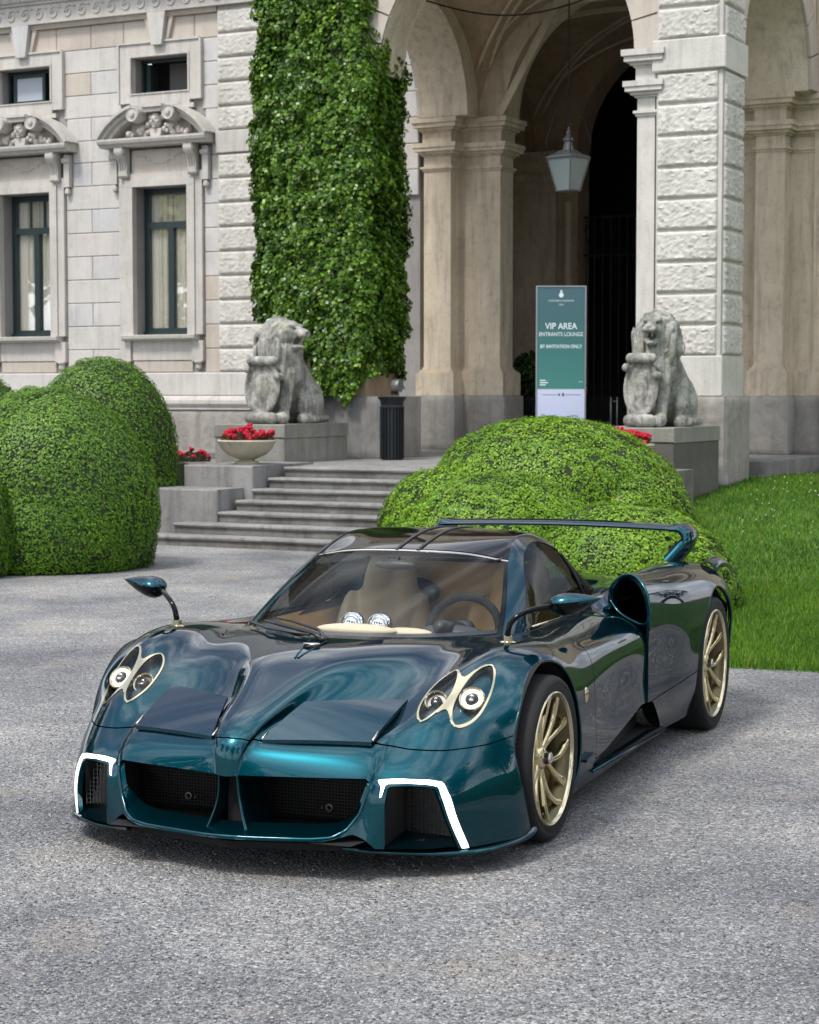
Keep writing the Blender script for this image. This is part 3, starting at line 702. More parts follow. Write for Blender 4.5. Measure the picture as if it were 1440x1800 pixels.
# ================================================================ STEPS AND LANDING (villa frame: u along the facade, v into it)
st = empty('entrance_steps', (0, 0, 0), -YB); tag(st, 'flight of seven worn grey granite steps up to the portico', 'steps')
SU = {7: -12.35, 6: -12.36, 5: -12.37, 4: -12.385, 3: -12.41, 2: -13.08, 1: -13.10}
US = {1: -13.35, 2: -12.955, 3: -12.52, 4: -12.46, 5: -12.41, 6: -12.36, 7: -12.31}
for k in range(1, 8):
    v = 19.0+(k-1)*.3; z = .125*k; u0 = US[k]; u1 = -8.3 + (.9 if k < 3 else 0)
    d = .34 if k < 7 else .6
    p = [(v+.03, z-.125+.0), (v+.03, z-.05), (v+.004, z-.045), (v-.006, z-.025), (v+.002, z-.006), (v+.014, z), (v+d, z-.0), (v+d, z-.125)]
    b = MB(); n = 40
    for i, (a, c_) in enumerate(p): pass
    vs = []; 
    for j in range(n+1):
        u = u0+(u1-u0)*j/n
        for q, (a, c_) in enumerate(p):
            w_ = .004*mnoise.noise(Vector((u*2.1, k*3.3, q*.7))) if 1 < q < 6 else 0
            vs.append((u, a+w_*1.5, c_+w_ - (.003 if q in (6,) else 0)))
    m_ = len(p); fs = []
    for j in range(n):
        for q in range(m_): fs.append((j*m_+q, j*m_+(q+1) % m_, (j+1)*m_+(q+1) % m_, (j+1)*m_+q))
    fs += [tuple(range(m_)), tuple(range(n*m_, n*m_+m_))[::-1]]
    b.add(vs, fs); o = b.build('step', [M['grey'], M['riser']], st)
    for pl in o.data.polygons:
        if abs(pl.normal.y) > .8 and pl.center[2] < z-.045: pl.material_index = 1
b = MB(); b.box(-12.84, -7.9, 21.38, 25.2, .3, .873); tag(b.build('landing', M['grey']), 'stone landing at the top of the steps', kind='structure').rotation_euler = (0, 0, -YB)
b = MB(); b.box(-17.2, -7.45, 25.203, 34.3, .3, .871); tag(b.build('portico_floor', M['grey']), 'paved floor under the portico', kind='structure').rotation_euler = (0, 0, -YB)
b = MB(); b.box(-14.6, -12.845, 21.72, 25.2, .3, .868); tag(b.build('terrace', M['grey']), 'stone terrace behind the left lion', kind='structure').rotation_euler = (0, 0, -YB)
b = MB(); b.box(-7.35, 3, 27.5, 28.7, .3, .72); b.box(-7.35, 3, 28.0, 28.7, .723, .86); tag(b.build('ledge', M['grey']), 'granite ledge along the foot of the right wall', kind='structure').rotation_euler = (0, 0, -YB)

def thing_box(name, label, cat, parts, group=None, z=0):
    e = empty(name, (0, 0, 0), -YB); tag(e, label, cat, group)
    for nm, mb, m_ in parts: mb.build(nm, M[m_], e)
    return e
thing_box('cheek_block', 'upper plain granite block beside the steps, carrying the stone flower bowl', 'stone block', [('block', MB().cbox(-13.40, -12.40, 20.2, 21.69, 0, .90, .015), 'grey')], 'granite cheek blocks of the steps')
thing_box('cheek_block', 'lower plain granite block beside the steps, next to the left bushes', 'stone block', [('block', MB().cbox(-13.7, -12.53, 19.6, 20.196, 0, .635, .015), 'grey')], 'granite cheek blocks of the steps')
M['pedm'] = stone('pedestal_stone', (.28,.275,.25), (.20,.20,.18), st=.5, bumps=.4, grain=35, moss=(.20,.22,.13))
M['pedd'] = stone('dark_pedestal_stone', (.13,.125,.11), (.09,.085,.075), st=.4, bumps=.4, grain=35)
for lb, u0, u1, zb, k_ in (('mossy stone pedestal carrying the left lion', -13.9, -12.84, .5, 'pedm'), ('tall dark stone pedestal carrying the right lion above the lawn', -8.6, -7.55, .3, 'pedd')):
    b = MB(); b.cbox(u0, u1, 21.7, 23.4, zb, 1.20, .012); c_ = MB(); c_.cbox(u0-.012, u1+.012, 21.685, 23.412, 1.203, 1.38, .012)
    thing_box('pedestal', lb, 'pedestal', [('shaft', b, k_), ('cap', c_, 'pedm')], 'lion pedestals')

# ---------------------------------------------------------------- signed-distance sculpting (statues, cushions)
def surface_nets(f, lo, hi, h, name, mats):
    lo = np.array(lo, float); n = np.ceil((np.array(hi)-lo)/h).astype(int)+1
    ax = [lo[i]+h*np.arange(n[i]) for i in range(3)]
    X, Y, Z = np.meshgrid(*ax, indexing='ij'); D = f(X, Y, Z).astype(np.float32)
    S = D < 0
    c = [(i, j, k) for i in (0, 1) for j in (0, 1) for k in (0, 1)]
    sh = tuple(n-1)
    cnt = sum(S[i:i+sh[0], j:j+sh[1], k:k+sh[2]].astype(int) for i, j, k in c); act = (cnt > 0) & (cnt < 8)
    idx = -np.ones(sh, int); A = np.argwhere(act); idx[act] = np.arange(len(A))
    P = np.zeros((len(A), 3)); W = np.zeros(len(A))
    for a in range(8):
        for b_ in range(a+1, 8):
            ca, cb = np.array(c[a]), np.array(c[b_])
            if np.abs(ca-cb).sum() != 1: continue
            da = D[tuple((A+ca).T)]; db_ = D[tuple((A+cb).T)]; m_ = (da < 0) != (db_ < 0)
            t = np.where(m_, da/(da-db_+1e-12), 0)
            P += np.where(m_[:, None], ca+(cb-ca)*t[:, None], 0); W += m_
    P = lo+h*(A+P/np.maximum(W, 1)[:, None]); F = []
    for d in range(3):
        e = np.zeros(3, int); e[d] = 1; o1 = np.zeros(3, int); o1[(d+1) % 3] = 1; o2 = np.zeros(3, int); o2[(d+2) % 3] = 1
        s0 = S; s1 = np.roll(S, -1, d); ch = s0 != s1
        G = np.argwhere(ch); G = G[(G[:, d] < n[d]-1) & (G[:, (d+1) % 3] > 0) & (G[:, (d+2) % 3] > 0) & (G[:, (d+1) % 3] < n[(d+1) % 3]-1) & (G[:, (d+2) % 3] < n[(d+2) % 3]-1)]
        q = [idx[tuple((G-o1-o2).T)], idx[tuple((G-o2).T)], idx[tuple(G.T)], idx[tuple((G-o1).T)]]
        Q = np.stack(q, 1); flip = ~S[tuple(G.T)]; Q[flip] = Q[flip][:, ::-1]; F.append(Q)
    F = np.vstack(F); F = F[(F >= 0).all(1)]
    return fast_mesh(name, P, F, mats, True)
def smin(a, b_, k): h = np.clip(.5+.5*(b_-a)/k, 0, 1); return b_*(1-h)+a*h-k*h*(1-h)
def ell(X, Y, Z, c, r):
    x, y, z = (X-c[0])/r[0], (Y-c[1])/r[1], (Z-c[2])/r[2]; k0 = np.sqrt(x*x+y*y+z*z)+1e-9
    k1 = np.sqrt((x/r[0])**2+(y/r[1])**2+(z/r[2])**2)+1e-9; return k0*(k0-1)/k1
def cap(X, Y, Z, a, b_, ra, rb):
    a = np.array(a, float); d = np.array(b_, float)-a; px, py, pz = X-a[0], Y-a[1], Z-a[2]
    t = np.clip((px*d[0]+py*d[1]+pz*d[2])/(d@d), 0, 1)
    return np.sqrt((px-d[0]*t)**2+(py-d[1]*t)**2+(pz-d[2]*t)**2)-(ra+(rb-ra)*t)
_T = rng.random((32, 32, 32)).astype(np.float32)
def vnoise(X, Y, Z):
    def fr(a): i = np.floor(a).astype(int); t = a-i; return i, t*t*(3-2*t)
    (i, a), (j, b_), (k, c) = fr(X), fr(Y), fr(Z); T = lambda p, q, r: _T[(i+p) % 32, (j+q) % 32, (k+r) % 32]
    return ((T(0,0,0)*(1-a)+T(1,0,0)*a)*(1-b_)+(T(0,1,0)*(1-a)+T(1,1,0)*a)*b_)*(1-c)+((T(0,0,1)*(1-a)+T(1,0,1)*a)*(1-b_)+(T(0,1,1)*(1-a)+T(1,1,1)*a)*b_)*c
def lion(turn, nod=0.):
    def f(X, Y, Z):
        d = ell(X, Y, Z, (0, .42, .30), (.30, .40, .32))
        for s in (-1, 1):
            d = smin(d, ell(X, Y, Z, (s*.25, .28, .25), (.13, .30, .25)), .05)
            d = smin(d, cap(X, Y, Z, (s*.29, .22, .07), (s*.30, -.06, .06), .085, .075), .04)
        d = smin(d, cap(X, Y, Z, (0, .38, .38), (0, -.10, .85), .30, .26), .10)
        d = smin(d, ell(X, Y, Z, (0, -.20, .72), (.25, .20, .36)), .08)
        for s in (-1, 1):
            d = smin(d, cap(X, Y, Z, (s*.17, -.22, .66), (s*.17, -.36, .12), .105, .075), .04)
            for q in (-.045, .0, .045): d = smin(d, ell(X, Y, Z, (s*.17+q, -.50, .055), (.034, .10, .055)), .02)
            d = smin(d, ell(X, Y, Z, (s*.17, -.42, .08), (.10, .13, .08)), .04)
        # head frame
        a = turn; cx, cy = 0., -.12; x = (X-cx)*math.cos(a)+(Y-cy)*math.sin(a); y = -(X-cx)*math.sin(a)+(Y-cy)*math.cos(a)
        z = Z
        st = vnoise(x*15, y*15, Z*3.2); st2 = vnoise(x*34+5, y*34, Z*9)
        mane = ell(x, y, z, (0, .02, 1.05), (.33, .27, .38)); mane = smin(mane, ell(x, y, z, (0, -.02, .72), (.27, .25, .30)), .10)
        crl = vnoise(x*26+3, y*26, Z*26); top = np.clip((Z-1.12)*6, 0, 1); mane = mane-.115*(np.abs(st-.5)*2)*(1-top)-.03*st2-.035*top*crl+.035
        for s in (-1, 1): mane = smin(mane, ell(x, y, z, (s*.20, -.06, 1.0), (.12, .14, .28))-.05*np.abs(st-.5)*2+.02, .04)
        d = smin(d, mane, .05)
        hd = ell(x, y, z, (0, -.16, 1.20), (.17, .19, .17))
        hd = smin(hd, ell(x, y, z, (0, -.34, 1.20), (.088, .13, .065)), .05)       # muzzle
        for s in (-1, 1):
            hd = smin(hd, ell(x, y, z, (s*.05, -.42, 1.175), (.052, .055, .042)), .02)
            hd = smin(hd, ell(x, y, z, (s*.085, -.27, 1.29), (.055, .05, .03)), .02)   # brow
            hd = smin(hd, ell(x, y, z, (s*.15, -.02, 1.33), (.05, .03, .06)), .02)     # ear
            hd = np.maximum(hd, -ell(x, y, z, (s*.082, -.315, 1.25), (.026, .03, .018)))  # eye socket
        hd = smin(hd, ell(x, y, z, (0, -.46, 1.215), (.045, .025, .022)), .01)
        jaw = ell(x, y, z, (0, -.31, 1.015), (.07, .105, .036)); jaw = smin(jaw, ell(x, y, z, (0, -.22, 1.02), (.10, .08, .07)), .03)
        hd = np.minimum(hd, jaw)
        d = smin(d, hd, .02)
        mouth = ell(x, y, z, (0, -.36, 1.095), (.062, .16, .052)); d = np.maximum(d, -mouth)
        for s in (-1, 1): d = np.minimum(d, cap(x, y, z, (s*.04, -.42, 1.14), (s*.04, -.42, 1.085), .013, .004))
        d = d+.012*(vnoise(X*22, Y*22, Z*22)-.5)
        # shield with scrolled edge
        q = ((X+.05)/.235)**2+((Z-.48)/.33)**2; sh = np.maximum(np.abs(Y+.50-.10*((Z-.48)))-.028, (np.sqrt(q)-1)*.22)
        d = np.minimum(d, sh)
        rim = np.abs(np.sqrt(q)-1)*.22; d = smin(d, np.sqrt(rim**2+(Y+.53-.10*(Z-.48))**2)-.026, .015)
        d = smin(d, ell(X, Y, Z, (-.05, -.54, .48), (.11, .03, .18)), .02)
        d = np.minimum(d, cap(X, Y, Z, (-.22, -.52, .83), (.12, -.54, .83), .062, .062)); d = np.minimum(d, cap(X, Y, Z, (-.20, -.60, .08), (.14, -.62, .08), .075, .075))
        for sx, sz in ((-.26, .72), (.19, .62)): d = np.minimum(d, cap(X, Y, Z, (sx, -.58, sz), (sx, -.46, sz), .05, .05))
        d = smin(d, cap(X, Y, Z, (.32, .62, .06), (.37, .15, .05), .045, .04), .03)
        return d+.006*(vnoise(X*60, Y*60, Z*60)-.5)
    return f
lm = mat('weathered_marble', (.4,.4,.36), .85, spec=.3); g = NG(lm); geo = g.n('NewGeometry').outputs['Position']
c = g.ramp(g.noise(geo, 6, 7, .7), [(.35, (.17,.17,.15)), (.5, (.34,.335,.30)), (.65, (.46,.45,.40))])
mpn = g.n('Mapping'); mpn.inputs['Scale'].default_value = (9, 9, 1.4); g.l(geo, mpn.inputs['Vector'])
c = g.mix(g.ramp(g.noise(mpn.outputs[0], 1.3, 7, .7), [(.50, 0.), (.66, .8)]), c, (.10,.102,.10))
c = g.mix(g.ramp(g.noise(geo, 2.7, 7, .75), [(.50, 0.), (.62, .75)]), c, (.11,.115,.105))
c = g.mix(g.ramp(g.noise(geo, 3.4, 6, .7), [(.56, 0.), (.68, .6)]), c, (.21,.23,.13))
g.l(c, g.b.inputs['Base Color']); g.l(g.bump(g.noise(geo, 26, 7, .7), .7, .018), g.b.inputs['Normal'])
for (u, v, turn, lb) in ((-13.32, 22.52, R(78), 'weathered stone lion holding a shield, head turned right, beside the ivy'), (-7.97, 22.42, R(10), 'weathered stone lion facing forward with open mouth, in front of the right pier')):
    me = surface_nets(lion(turn), (-.5, -.75, -.02), (.5, .85, 1.52), .0112, 'stone_lion', lm)
    o = link(bpy.data.objects.new('stone_lion', me)); o.location = bw(u, v, 1.38); o.rotation_euler = (0, 0, -YB+(R(3) if turn > 1 else R(-4)))
    if turn < 1: o.scale = (.86, .92, .99)
    tag(o, lb, 'lion statue', 'stone lions flanking the steps')

# ---------------------------------------------------------------- foliage
def leafm(name, stops, patch=.9, trans=.17, rough=.45):
    m = mat(name, (.05,.12,.02), rough, spec=.35); g = NG(m); ge = g.n('NewGeometry')
    c = g.ramp(ge.outputs['Random Per Island'], stops)
    pt = g.ramp(g.noise(ge.outputs['Position'], patch, 5, .6), [(.35, (.70,.74,.72)), (.65, (1.22,1.15,1.05))]); c = g.mix(1., c, pt, 'MULTIPLY')
    g.l(c, g.b.inputs['Base Color'])
    tl = g.n('BsdfTranslucent'); g.l(g.mix(1., c, (1.5,1.5,.8), 'MULTIPLY'), tl.inputs['Color']); ms = g.n('MixShader'); ms.inputs[0].default_value = trans
    g.l(g.b.outputs[0], ms.inputs[1]); g.l(tl.outputs[0], ms.inputs[2]); g.l(ms.outputs[0], g.t.nodes['Material Output'].inputs[0]); return m
M['box'] = leafm('box_leaves', [(0., (.06,.15,.004)), (.45, (.13,.28,.008)), (.85, (.215,.39,.014)), (1., (.31,.46,.03))], 1.6)
M['yew'] = leafm('yew_leaves', [(0., (.040,.115,.006)), (.5, (.088,.21,.012)), (.9, (.15,.29,.018)), (1., (.20,.34,.03))], 1.1)
M['ivy'] = leafm('ivy_leaves', [(0., (.020,.060,.006)), (.4, (.052,.130,.010)), (.8, (.105,.22,.016)), (.95, (.17,.29,.03)), (1., (.25,.36,.06))], 1.3, rough=.33)
M['tree'] = leafm('tree_leaves', [(0., (.016,.045,.008)), (.5, (.040,.09,.012)), (1., (.08,.15,.02))], .3)
M['bark'] = stone('bark', (.10,.075,.05), (.06,.045,.03), st=.3, bumps=.8, grain=20)
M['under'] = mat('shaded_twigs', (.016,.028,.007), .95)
def leaf_quads(P, Nn, size, ratio=.55, tilt=.9, r=None):
    r = r or rng; n = len(P)
    d = Nn + tilt*(r.random((n, 3))*2-1); d /= np.linalg.norm(d, axis=1)[:, None]
    a = np.cross(d, r.random((n, 3))*2-1); a /= np.linalg.norm(a, axis=1)[:, None]; b_ = np.cross(d, a)
    s = size*(.6+.8*r.random(n))[:, None]
    V = np.stack([P-a*s*.5, P+b_*s*ratio*.5+d*s*.08, P+a*s*.5, P-b_*s*ratio*.5+d*s*.08], 1)
    return V.reshape(-1, 3), np.arange(n*4).reshape(-1, 4)
def bush(name, label, cat, lobes, mkey, n, size, group, lump=.05, fr=2.2, cen=None, seed=0, base_z=0.):
    """lobes: ellipsoids (x, y, z, rx, ry, rz); leaves are spread over the outside of their union"""
    r = np.random.default_rng(100+seed); c0 = np.array(lobes)[:, :2].mean(0)
    e = empty(name, (c0[0], c0[1], base_z)); tag(e, label, cat, group)
    area = [l[3]*l[4]+l[3]*l[5]+l[4]*l[5] for l in lobes]; Ps = []; Ns = []
    ub = MB()
    def disp(P):
        q = P*fr; w = vnoise(q[:, 0]+50+seed, q[:, 1]+50, q[:, 2]+50)-.5; q = P*fr*3.1; w2 = vnoise(q[:, 0]+50, q[:, 1]+50, q[:, 2]+50)-.5
        q = P*fr*8; w3 = vnoise(q[:, 0]+50, q[:, 1]+50, q[:, 2]+50)-.5
        return lump*(w*1.6+w2*1.1+w3*1.0)
    for l, a in zip(lobes, area):
        k = int(n*a/sum(area)*1.25); d = r.normal(size=(k, 3)); d /= np.linalg.norm(d, axis=1)[:, None]
        c = np.array(l[:3]); rr = np.array(l[3:]); P = c+d*rr; Nn = d/rr; Nn /= np.linalg.norm(Nn, axis=1)[:, None]
        P = P+Nn*disp(P)[:, None]
        ok = P[:, 2] > base_z+.01
        for l2 in lobes:
            if l2 is l: continue
            q = (P-np.array(l2[:3]))/np.array(l2[3:]); ok &= (q*q).sum(1) > .93
        # openings: drop leaves where fine noise is low -> dark gaps
        q = P*fr*5; g_ = vnoise(q[:, 0]+9, q[:, 1]+9, q[:, 2]+9); ok &= (g_ > .22) | (r.random(k) < .3)
        P, Nn = P[ok], Nn[ok]; P = P - Nn*(r.random(len(P))**1.5*size*2.4)[:, None]
        Ps.append(P); Ns.append(Nn)
        V = []; nu, nv = 40, 22
        for j in range(nv+1):
            th = math.pi*j/nv
            for i in range(nu):
                ph = 2*math.pi*i/nu; V.append((math.sin(th)*math.cos(ph), math.sin(th)*math.sin(ph), math.cos(th)))
        V = np.array(V); PP = c+V*(rr-size*1.1); N2 = V/rr; N2 /= np.linalg.norm(N2, axis=1)[:, None]; PP = PP+N2*disp(PP)[:, None]; PP[:, 2] = np.maximum(PP[:, 2], base_z+.0)
        ub.add(PP.tolist(), [(j*nu+i, j*nu+(i+1) % nu, (j+1)*nu+(i+1) % nu, (j+1)*nu+i) for j in range(nv) for i in range(nu)])
    P = np.vstack(Ps); Nn = np.vstack(Ns); V, F = leaf_quads(P, Nn, size, .6, .42, r)
    off = np.array([c0[0], c0[1], base_z])
    ln = np.cross(V[1::4]-V[0::4], V[3::4]-V[0::4]); fl = (ln*Nn).sum(1) < 0; F[fl] = F[fl][:, ::-1]; me = fast_mesh('foliage', V-off, F, M[mkey], True); ln /= np.linalg.norm(ln, axis=1)[:, None]+1e-9
    ln *= np.sign((ln*Nn).sum(1))[:, None]; vn = Nn*.6+ln*.55; vn /= np.linalg.norm(vn, axis=1)[:, None]; set_normals(me, np.repeat(vn, 4, axis=0))
    o = link(bpy.data.objects.new('foliage', me), e); o['kind'] = 'stuff'
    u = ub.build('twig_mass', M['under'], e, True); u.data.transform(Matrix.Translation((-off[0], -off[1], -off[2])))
    return e
GR = 'clipped topiary bushes on the right'; GL = 'clipped topiary bushes on the left'
bush('topiary_bush', 'largest right dome bush, bright green, below the banner', 'bush', [(1.50, 20.5, .62, 1.36, 1.1, .93), (.45, 20.1, .35, .78, .75, .68), (2.25, 20.2, .25, .76, .9, .85)], 'box', 190000, .026, GR, seed=1)
bush('topiary_bush', 'low bright green bush on the right, directly behind the car roof', 'bush', [(.80, 17.5, .35, .97, .82, .72), (.22, 17.4, .15, .56, .6, .58)], 'box', 140000, .024, GR, seed=2)
bush('topiary_bush', 'smallest right dome bush, seen through the rear wing of the car', 'bush', [(1.80, 16.1, .28, .80, .76, .61), (2.15, 15.9, .12, .58, .6, .60)], 'box', 120000, .023, GR, seed=3)
bush('topiary_bush', 'big dark green rounded bush at the foot of the left bushes, cut by gravel', 'bush', [(-3.66, 19.95, .55, 1.10, 1.0, 1.27), (-3.75, 19.9, .35, 1.1, 1.02, .9)], 'yew', 150000, .026, GL, seed=4, lump=.035)
bush('topiary_bush', 'dark green bush at the left picture edge, in front of the big one', 'bush', [(-4.72, 19.0, .40, .88, .85, .95)], 'yew', 60000, .026, GL, seed=5, lump=.035)
bush('topiary_bush', 'tall domed bush behind, below the pedimented windows', 'bush', [(-3.84, 24.3, 1.0, .95, .95, 1.24), (-3.80, 24.3, .45, .97, .95, .9), (-4.75, 24.6, .9, .8, .7, 1.0)], 'yew', 95000, .030, GL, seed=6, lump=.04)
bush('topiary_bush', 'farthest small dome bush low at the left edge', 'bush', [(-6.0, 27.2, 1.0, .75, .7, 1.06)], 'yew', 12000, .034, GL, seed=7, lump=.04)
p = bw(-7.25, 24.0); bush('low_shrub', 'small dark green shrub between the right pedestal and pier', 'shrub', [(4.22, 26.2, .95, .28, .26, .42)], 'yew', 5000, .035, None, seed=8, base_z=.5)

# ---------------------------------------------------------------- ivy-clad pier
iv = empty('climbing_ivy', bw(-13.63, 24.35, .9), -YB); tag(iv, 'dense green ivy covering the whole left pier of the portico', 'ivy')
def ivy_pts(n, r, inset=0.):
    z = 1.55+(8.6-1.55)*r.random(n); th = r.random(n)*2*math.pi
    th = np.where(r.random(n) < .5, th, (np.pi/2*np.round(th/(np.pi/2)) + (r.random(n)-.5)**5*8*np.pi/4)); c, s = np.cos(th), np.sin(th); e = .42; x = np.sign(c)*np.abs(c)**e; y = np.sign(s)*np.abs(s)**e
    nx, ny = np.sign(c)*np.abs(c)**(2-e), np.sign(s)*np.abs(s)**(2-e); l = np.sqrt(nx**2+ny**2); nx, ny = nx/l, ny/l
    hw = np.interp(z, [1.5, 2.0, 2.6, 3.4, 5.0, 6.2, 6.9, 9], [.88, .95, .98, 1.0, 1.01, .99, .88, .86])
    cu = np.interp(z, [1.5, 2.0, 2.6, 3.4, 5.0, 6.2, 6.9, 9], [.0, .02, .02, .0, -.02, -.0, -.04, -.06])
    b_ = .17*(vnoise(x*2+z*0+30, y*2+30, z*1.7+30)-.5)+.20*(vnoise(x*5+30, y*5+30, z*4.5+30)-.5)+.13*(vnoise(x*13+30, y*13+30, z*12+30)-.5)
    P = np.stack([cu+x*hw+nx*(b_-inset), y*.70+ny*(b_-inset), z-.9], -1)
    low = 1.74+1.5*np.clip(-.2-x, 0, 1)**1.2+1.6*np.clip(x-.7, 0, 1)**1.2+.25*(vnoise(x*6+3, y*6+3, z*0+3)-.5)
    return P, np.stack([nx, ny, np.zeros(n)], -1), z > low
r_ = np.random.default_rng(5)
P, Nn, ok = ivy_pts(165000, r_); ok &= (P[:, 1] < .9); ok &= (vnoise(P[:, 0]*7+9, P[:, 1]*7+9, P[:, 2]*7+9) > .22) | (r_.random(len(P)) < .5)
P, Nn = P[ok], Nn[ok]; P = P-Nn*(r_.random(len(P))**1.3*.16)[:, None]; Nn[:, 2] += .35
V, F = leaf_quads(P, Nn, .058, .85, .7, r_)
o = link(bpy.data.objects.new('foliage', fast_mesh('foliage', V, F, M['ivy'])), iv); o['kind'] = 'stuff'
A = []
for j in range(43):
    z = 2.4+j*.15; row = []
    for i in range(49):
        th = 2*math.pi*i/48; c, s = math.cos(th), math.sin(th); x = math.copysign(abs(c)**.42, c); y = math.copysign(abs(s)**.42, s)
        hw = float(np.interp(z, [1.5, 2.0, 2.6, 3.4, 5.0, 6.2, 6.9, 9], [.88, .95, .98, 1.0, 1.01, .99, .88, .86]))-.17
        cu = float(np.interp(z, [1.5, 2.0, 2.6, 3.4, 5.0, 6.2, 6.9, 9], [.0, .02, .02, .0, -.02, -.0, -.04, -.06])); row.append((cu+x*hw, y*.54, z-.9+.15*(abs(x)**2 if j == 0 else 0)))
    A.append(row)
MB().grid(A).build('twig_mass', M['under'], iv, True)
b = MB()
for k in range(9):
    u = -.5+random.random()*.9; b.tube([(u*.3+.1, -.62, .0+.75), (u*.6, -.60, 1.0), (u, -.62, 1.3), (u*1.2, -.55, 1.8)], [.022, .018, .014, .008], 6)
b.build('stem', M['bark'], iv, True)

# ---------------------------------------------------------------- flowers, bowl, bin, banner
def flowers(e, cx, cy, z, rx, ry, n, nf, seed):
    r = random.Random(seed); red = M['red']; b = MB()
    for _ in range(n):
        a = r.random()*6.28; q = math.sqrt(r.random()); x, y = cx+rx*q*math.cos(a), cy+ry*q*math.sin(a); h = z+.02+r.random()*.14*(1.1-q*.6)
        rr = .03+.02*r.random(); t = r.random()*6.28
        b.add([(x-rr*math.cos(t), y-rr*math.sin(t), h), (x, y, h+.015), (x+rr*math.cos(t), y+rr*math.sin(t), h+.01), (x+.2*rr, y+.3*rr, h-.02)], [(0, 1, 2, 3)])
    o = b.build('leaves', M['flowerleaf'], e); o['kind'] = 'stuff'
    for _ in range(nf):
        a = r.random()*6.28; q = math.sqrt(r.random()); x, y = cx+rx*q*math.cos(a), cy+ry*q*math.sin(a); h = z+.06+r.random()*.17*(1.15-q*.7); b = MB()
        for p_ in range(6):
            t = p_*1.047+r.random()*.3; s = .027+r.random()*.012
            b.ball((x+math.cos(t)*s*.6, y+math.sin(t)*s*.6, h+(r.random()-.5)*.04), (s*.62, s*.62, s*.62), 5, 4)
        b.build('flower', red, e, True)
M['red'] = mat('red_petals', (.42,.012,.03), .6, spec=.2); M['flowerleaf'] = mat('bronze_leaves', (.055,.045,.02), .5)
M['terra'] = stone('pale_cement_bowl', (.50,.46,.36), (.42,.39,.30), st=.35, bumps=.3)
e = empty('stone_bowl', bw(-12.80, 20.72, .90), -YB); tag(e, 'shallow pale stone bowl on the granite block left of the steps', 'planter')
MB().lathe([(.0, .0), (.15, .0), (.155, .03), (.10, .045), (.09, .06), (.13, .075), (.24, .12), (.315, .19), (.345, .255), (.36, .27), (.372, .29), (.365, .305), (.33, .305), (.31, .27), (.0, .25)], (0, 0, 0), 40, caps=False).build('bowl', M['terra'], e, 50)
fe = empty('flower_plant', bw(-12.80, 20.72, 1.16), -YB); tag(fe, 'red begonias filling the stone bowl left of the steps', 'flowers', 'red flowers by the steps'); flowers(fe, 0, 0, .0, .33, .33, 420, 58, 1)
e2 = copy_tree(e); e2.location = bw(-7.98, 21.15, .90); e2['label'] = 'pale stone flower bowl half hidden behind the big right bush, below the right lion'
fe = empty('flower_plant', bw(-7.98, 21.15, 1.16), -YB); tag(fe, 'red begonias below the right lion, behind the big bush', 'flowers', 'red flowers by the steps'); flowers(fe, 0, 0, .0, .33, .33, 300, 52, 2)
thing_box('cheek_block', 'right granite block beside the steps, hidden behind the big bush', 'stone block', [('block', MB().cbox(-8.29, -7.3, 20.2, 21.69, 0, .90, .015), 'riser')], 'granite cheek blocks of the steps')
fe = empty('flower_plant', bw(-14.55, 22.0, .80), -YB); tag(fe, 'dull red flowers low on the ground left of the stone bowl', 'flowers', 'red flowers by the steps'); flowers(fe, 0, 0, .05, .35, .3, 260, 14, 3)
MB().lathe([(.30, -.5), (.36, .05), (.3, .07)], (0, 0, 0), 16).build('soil_mound', M['under'], fe)
# litter bin
bn = empty('litter_bin', (-.24, 26.6, .873)); tag(bn, 'slim dark slatted metal litter bin beside the ivy pier', 'litter bin')
blk = mat('anthracite_metal', (.022,.026,.032), .42, .5)
MB().lathe([(.0, 0), (.145, 0), (.145, .70), (.135, .71), (.0, .71)], (0, 0, 0), 24, caps=False).build('bin_liner', blk, bn, 40)
b = MB()
sl = MB().box(-.012, .012, .15, .166, 0.02, .70).mesh('slat', blk)
for k in range(22):
    o = link(bpy.data.objects.new('slat', sl), bn); o.rotation_euler = (0, 0, k*2*math.pi/22)
MB().lathe([(.15, .70), (.17, .705), (.172, .73), (.155, .735)], (0, 0, 0), 24).build('rim', blk, bn, 40)
MB().lathe([(.155, .74), (.16, .80), (.195, .845), (.20, .86), (.185, .865), (.16, .86), (.15, .84)], (0, 0, 0), 24, caps=False).build('bin_hood', blk, bn, 40)
# banner
ba = empty('banner_stand', (2.02, 26.0, .873), 0); tag(ba, 'tall green and white standing banner reading VIP AREA', 'banner')
bmt = mat('banner_print', (.03,.12,.12), .5); g = NG(bmt); sx = g.n('SeparateXYZ'); g.l(g.coord(), sx.inputs[0])
mr = g.n('MapRange'); mr.inputs['From Min'].default_value = .05; mr.inputs['From Max'].default_value = 2.31; g.l(sx.outputs[2], mr.inputs[0])
g.l(g.ramp(mr.outputs[0], [(0., (.36,.42,.62)), (.403, (.50,.54,.70)), (.407, (.045,.19,.165)), (.6, (.035,.16,.15)), (.8, (.04,.12,.13)), (1., (.05,.115,.14))]), g.b.inputs['Base Color'])
MB().box(-.315, .315, -.012, .012, .05, 2.32).build('print_panel', bmt, ba)
al = mat('satin_aluminium', (.35,.37,.38), .4, .8)
b = MB(); b.box(-.335, -.317, -.02, .02, 0, 2.34); b.box(.317, .335, -.02, .02, 0, 2.34); b.box(-.317, .317, -.02, .02, 2.322, 2.34); b.box(-.36, .36, -.2, .2, -.0, .03); b.build('banner_frame', al, ba)
wt = mat('white_print', (.62,.70,.70), .6)
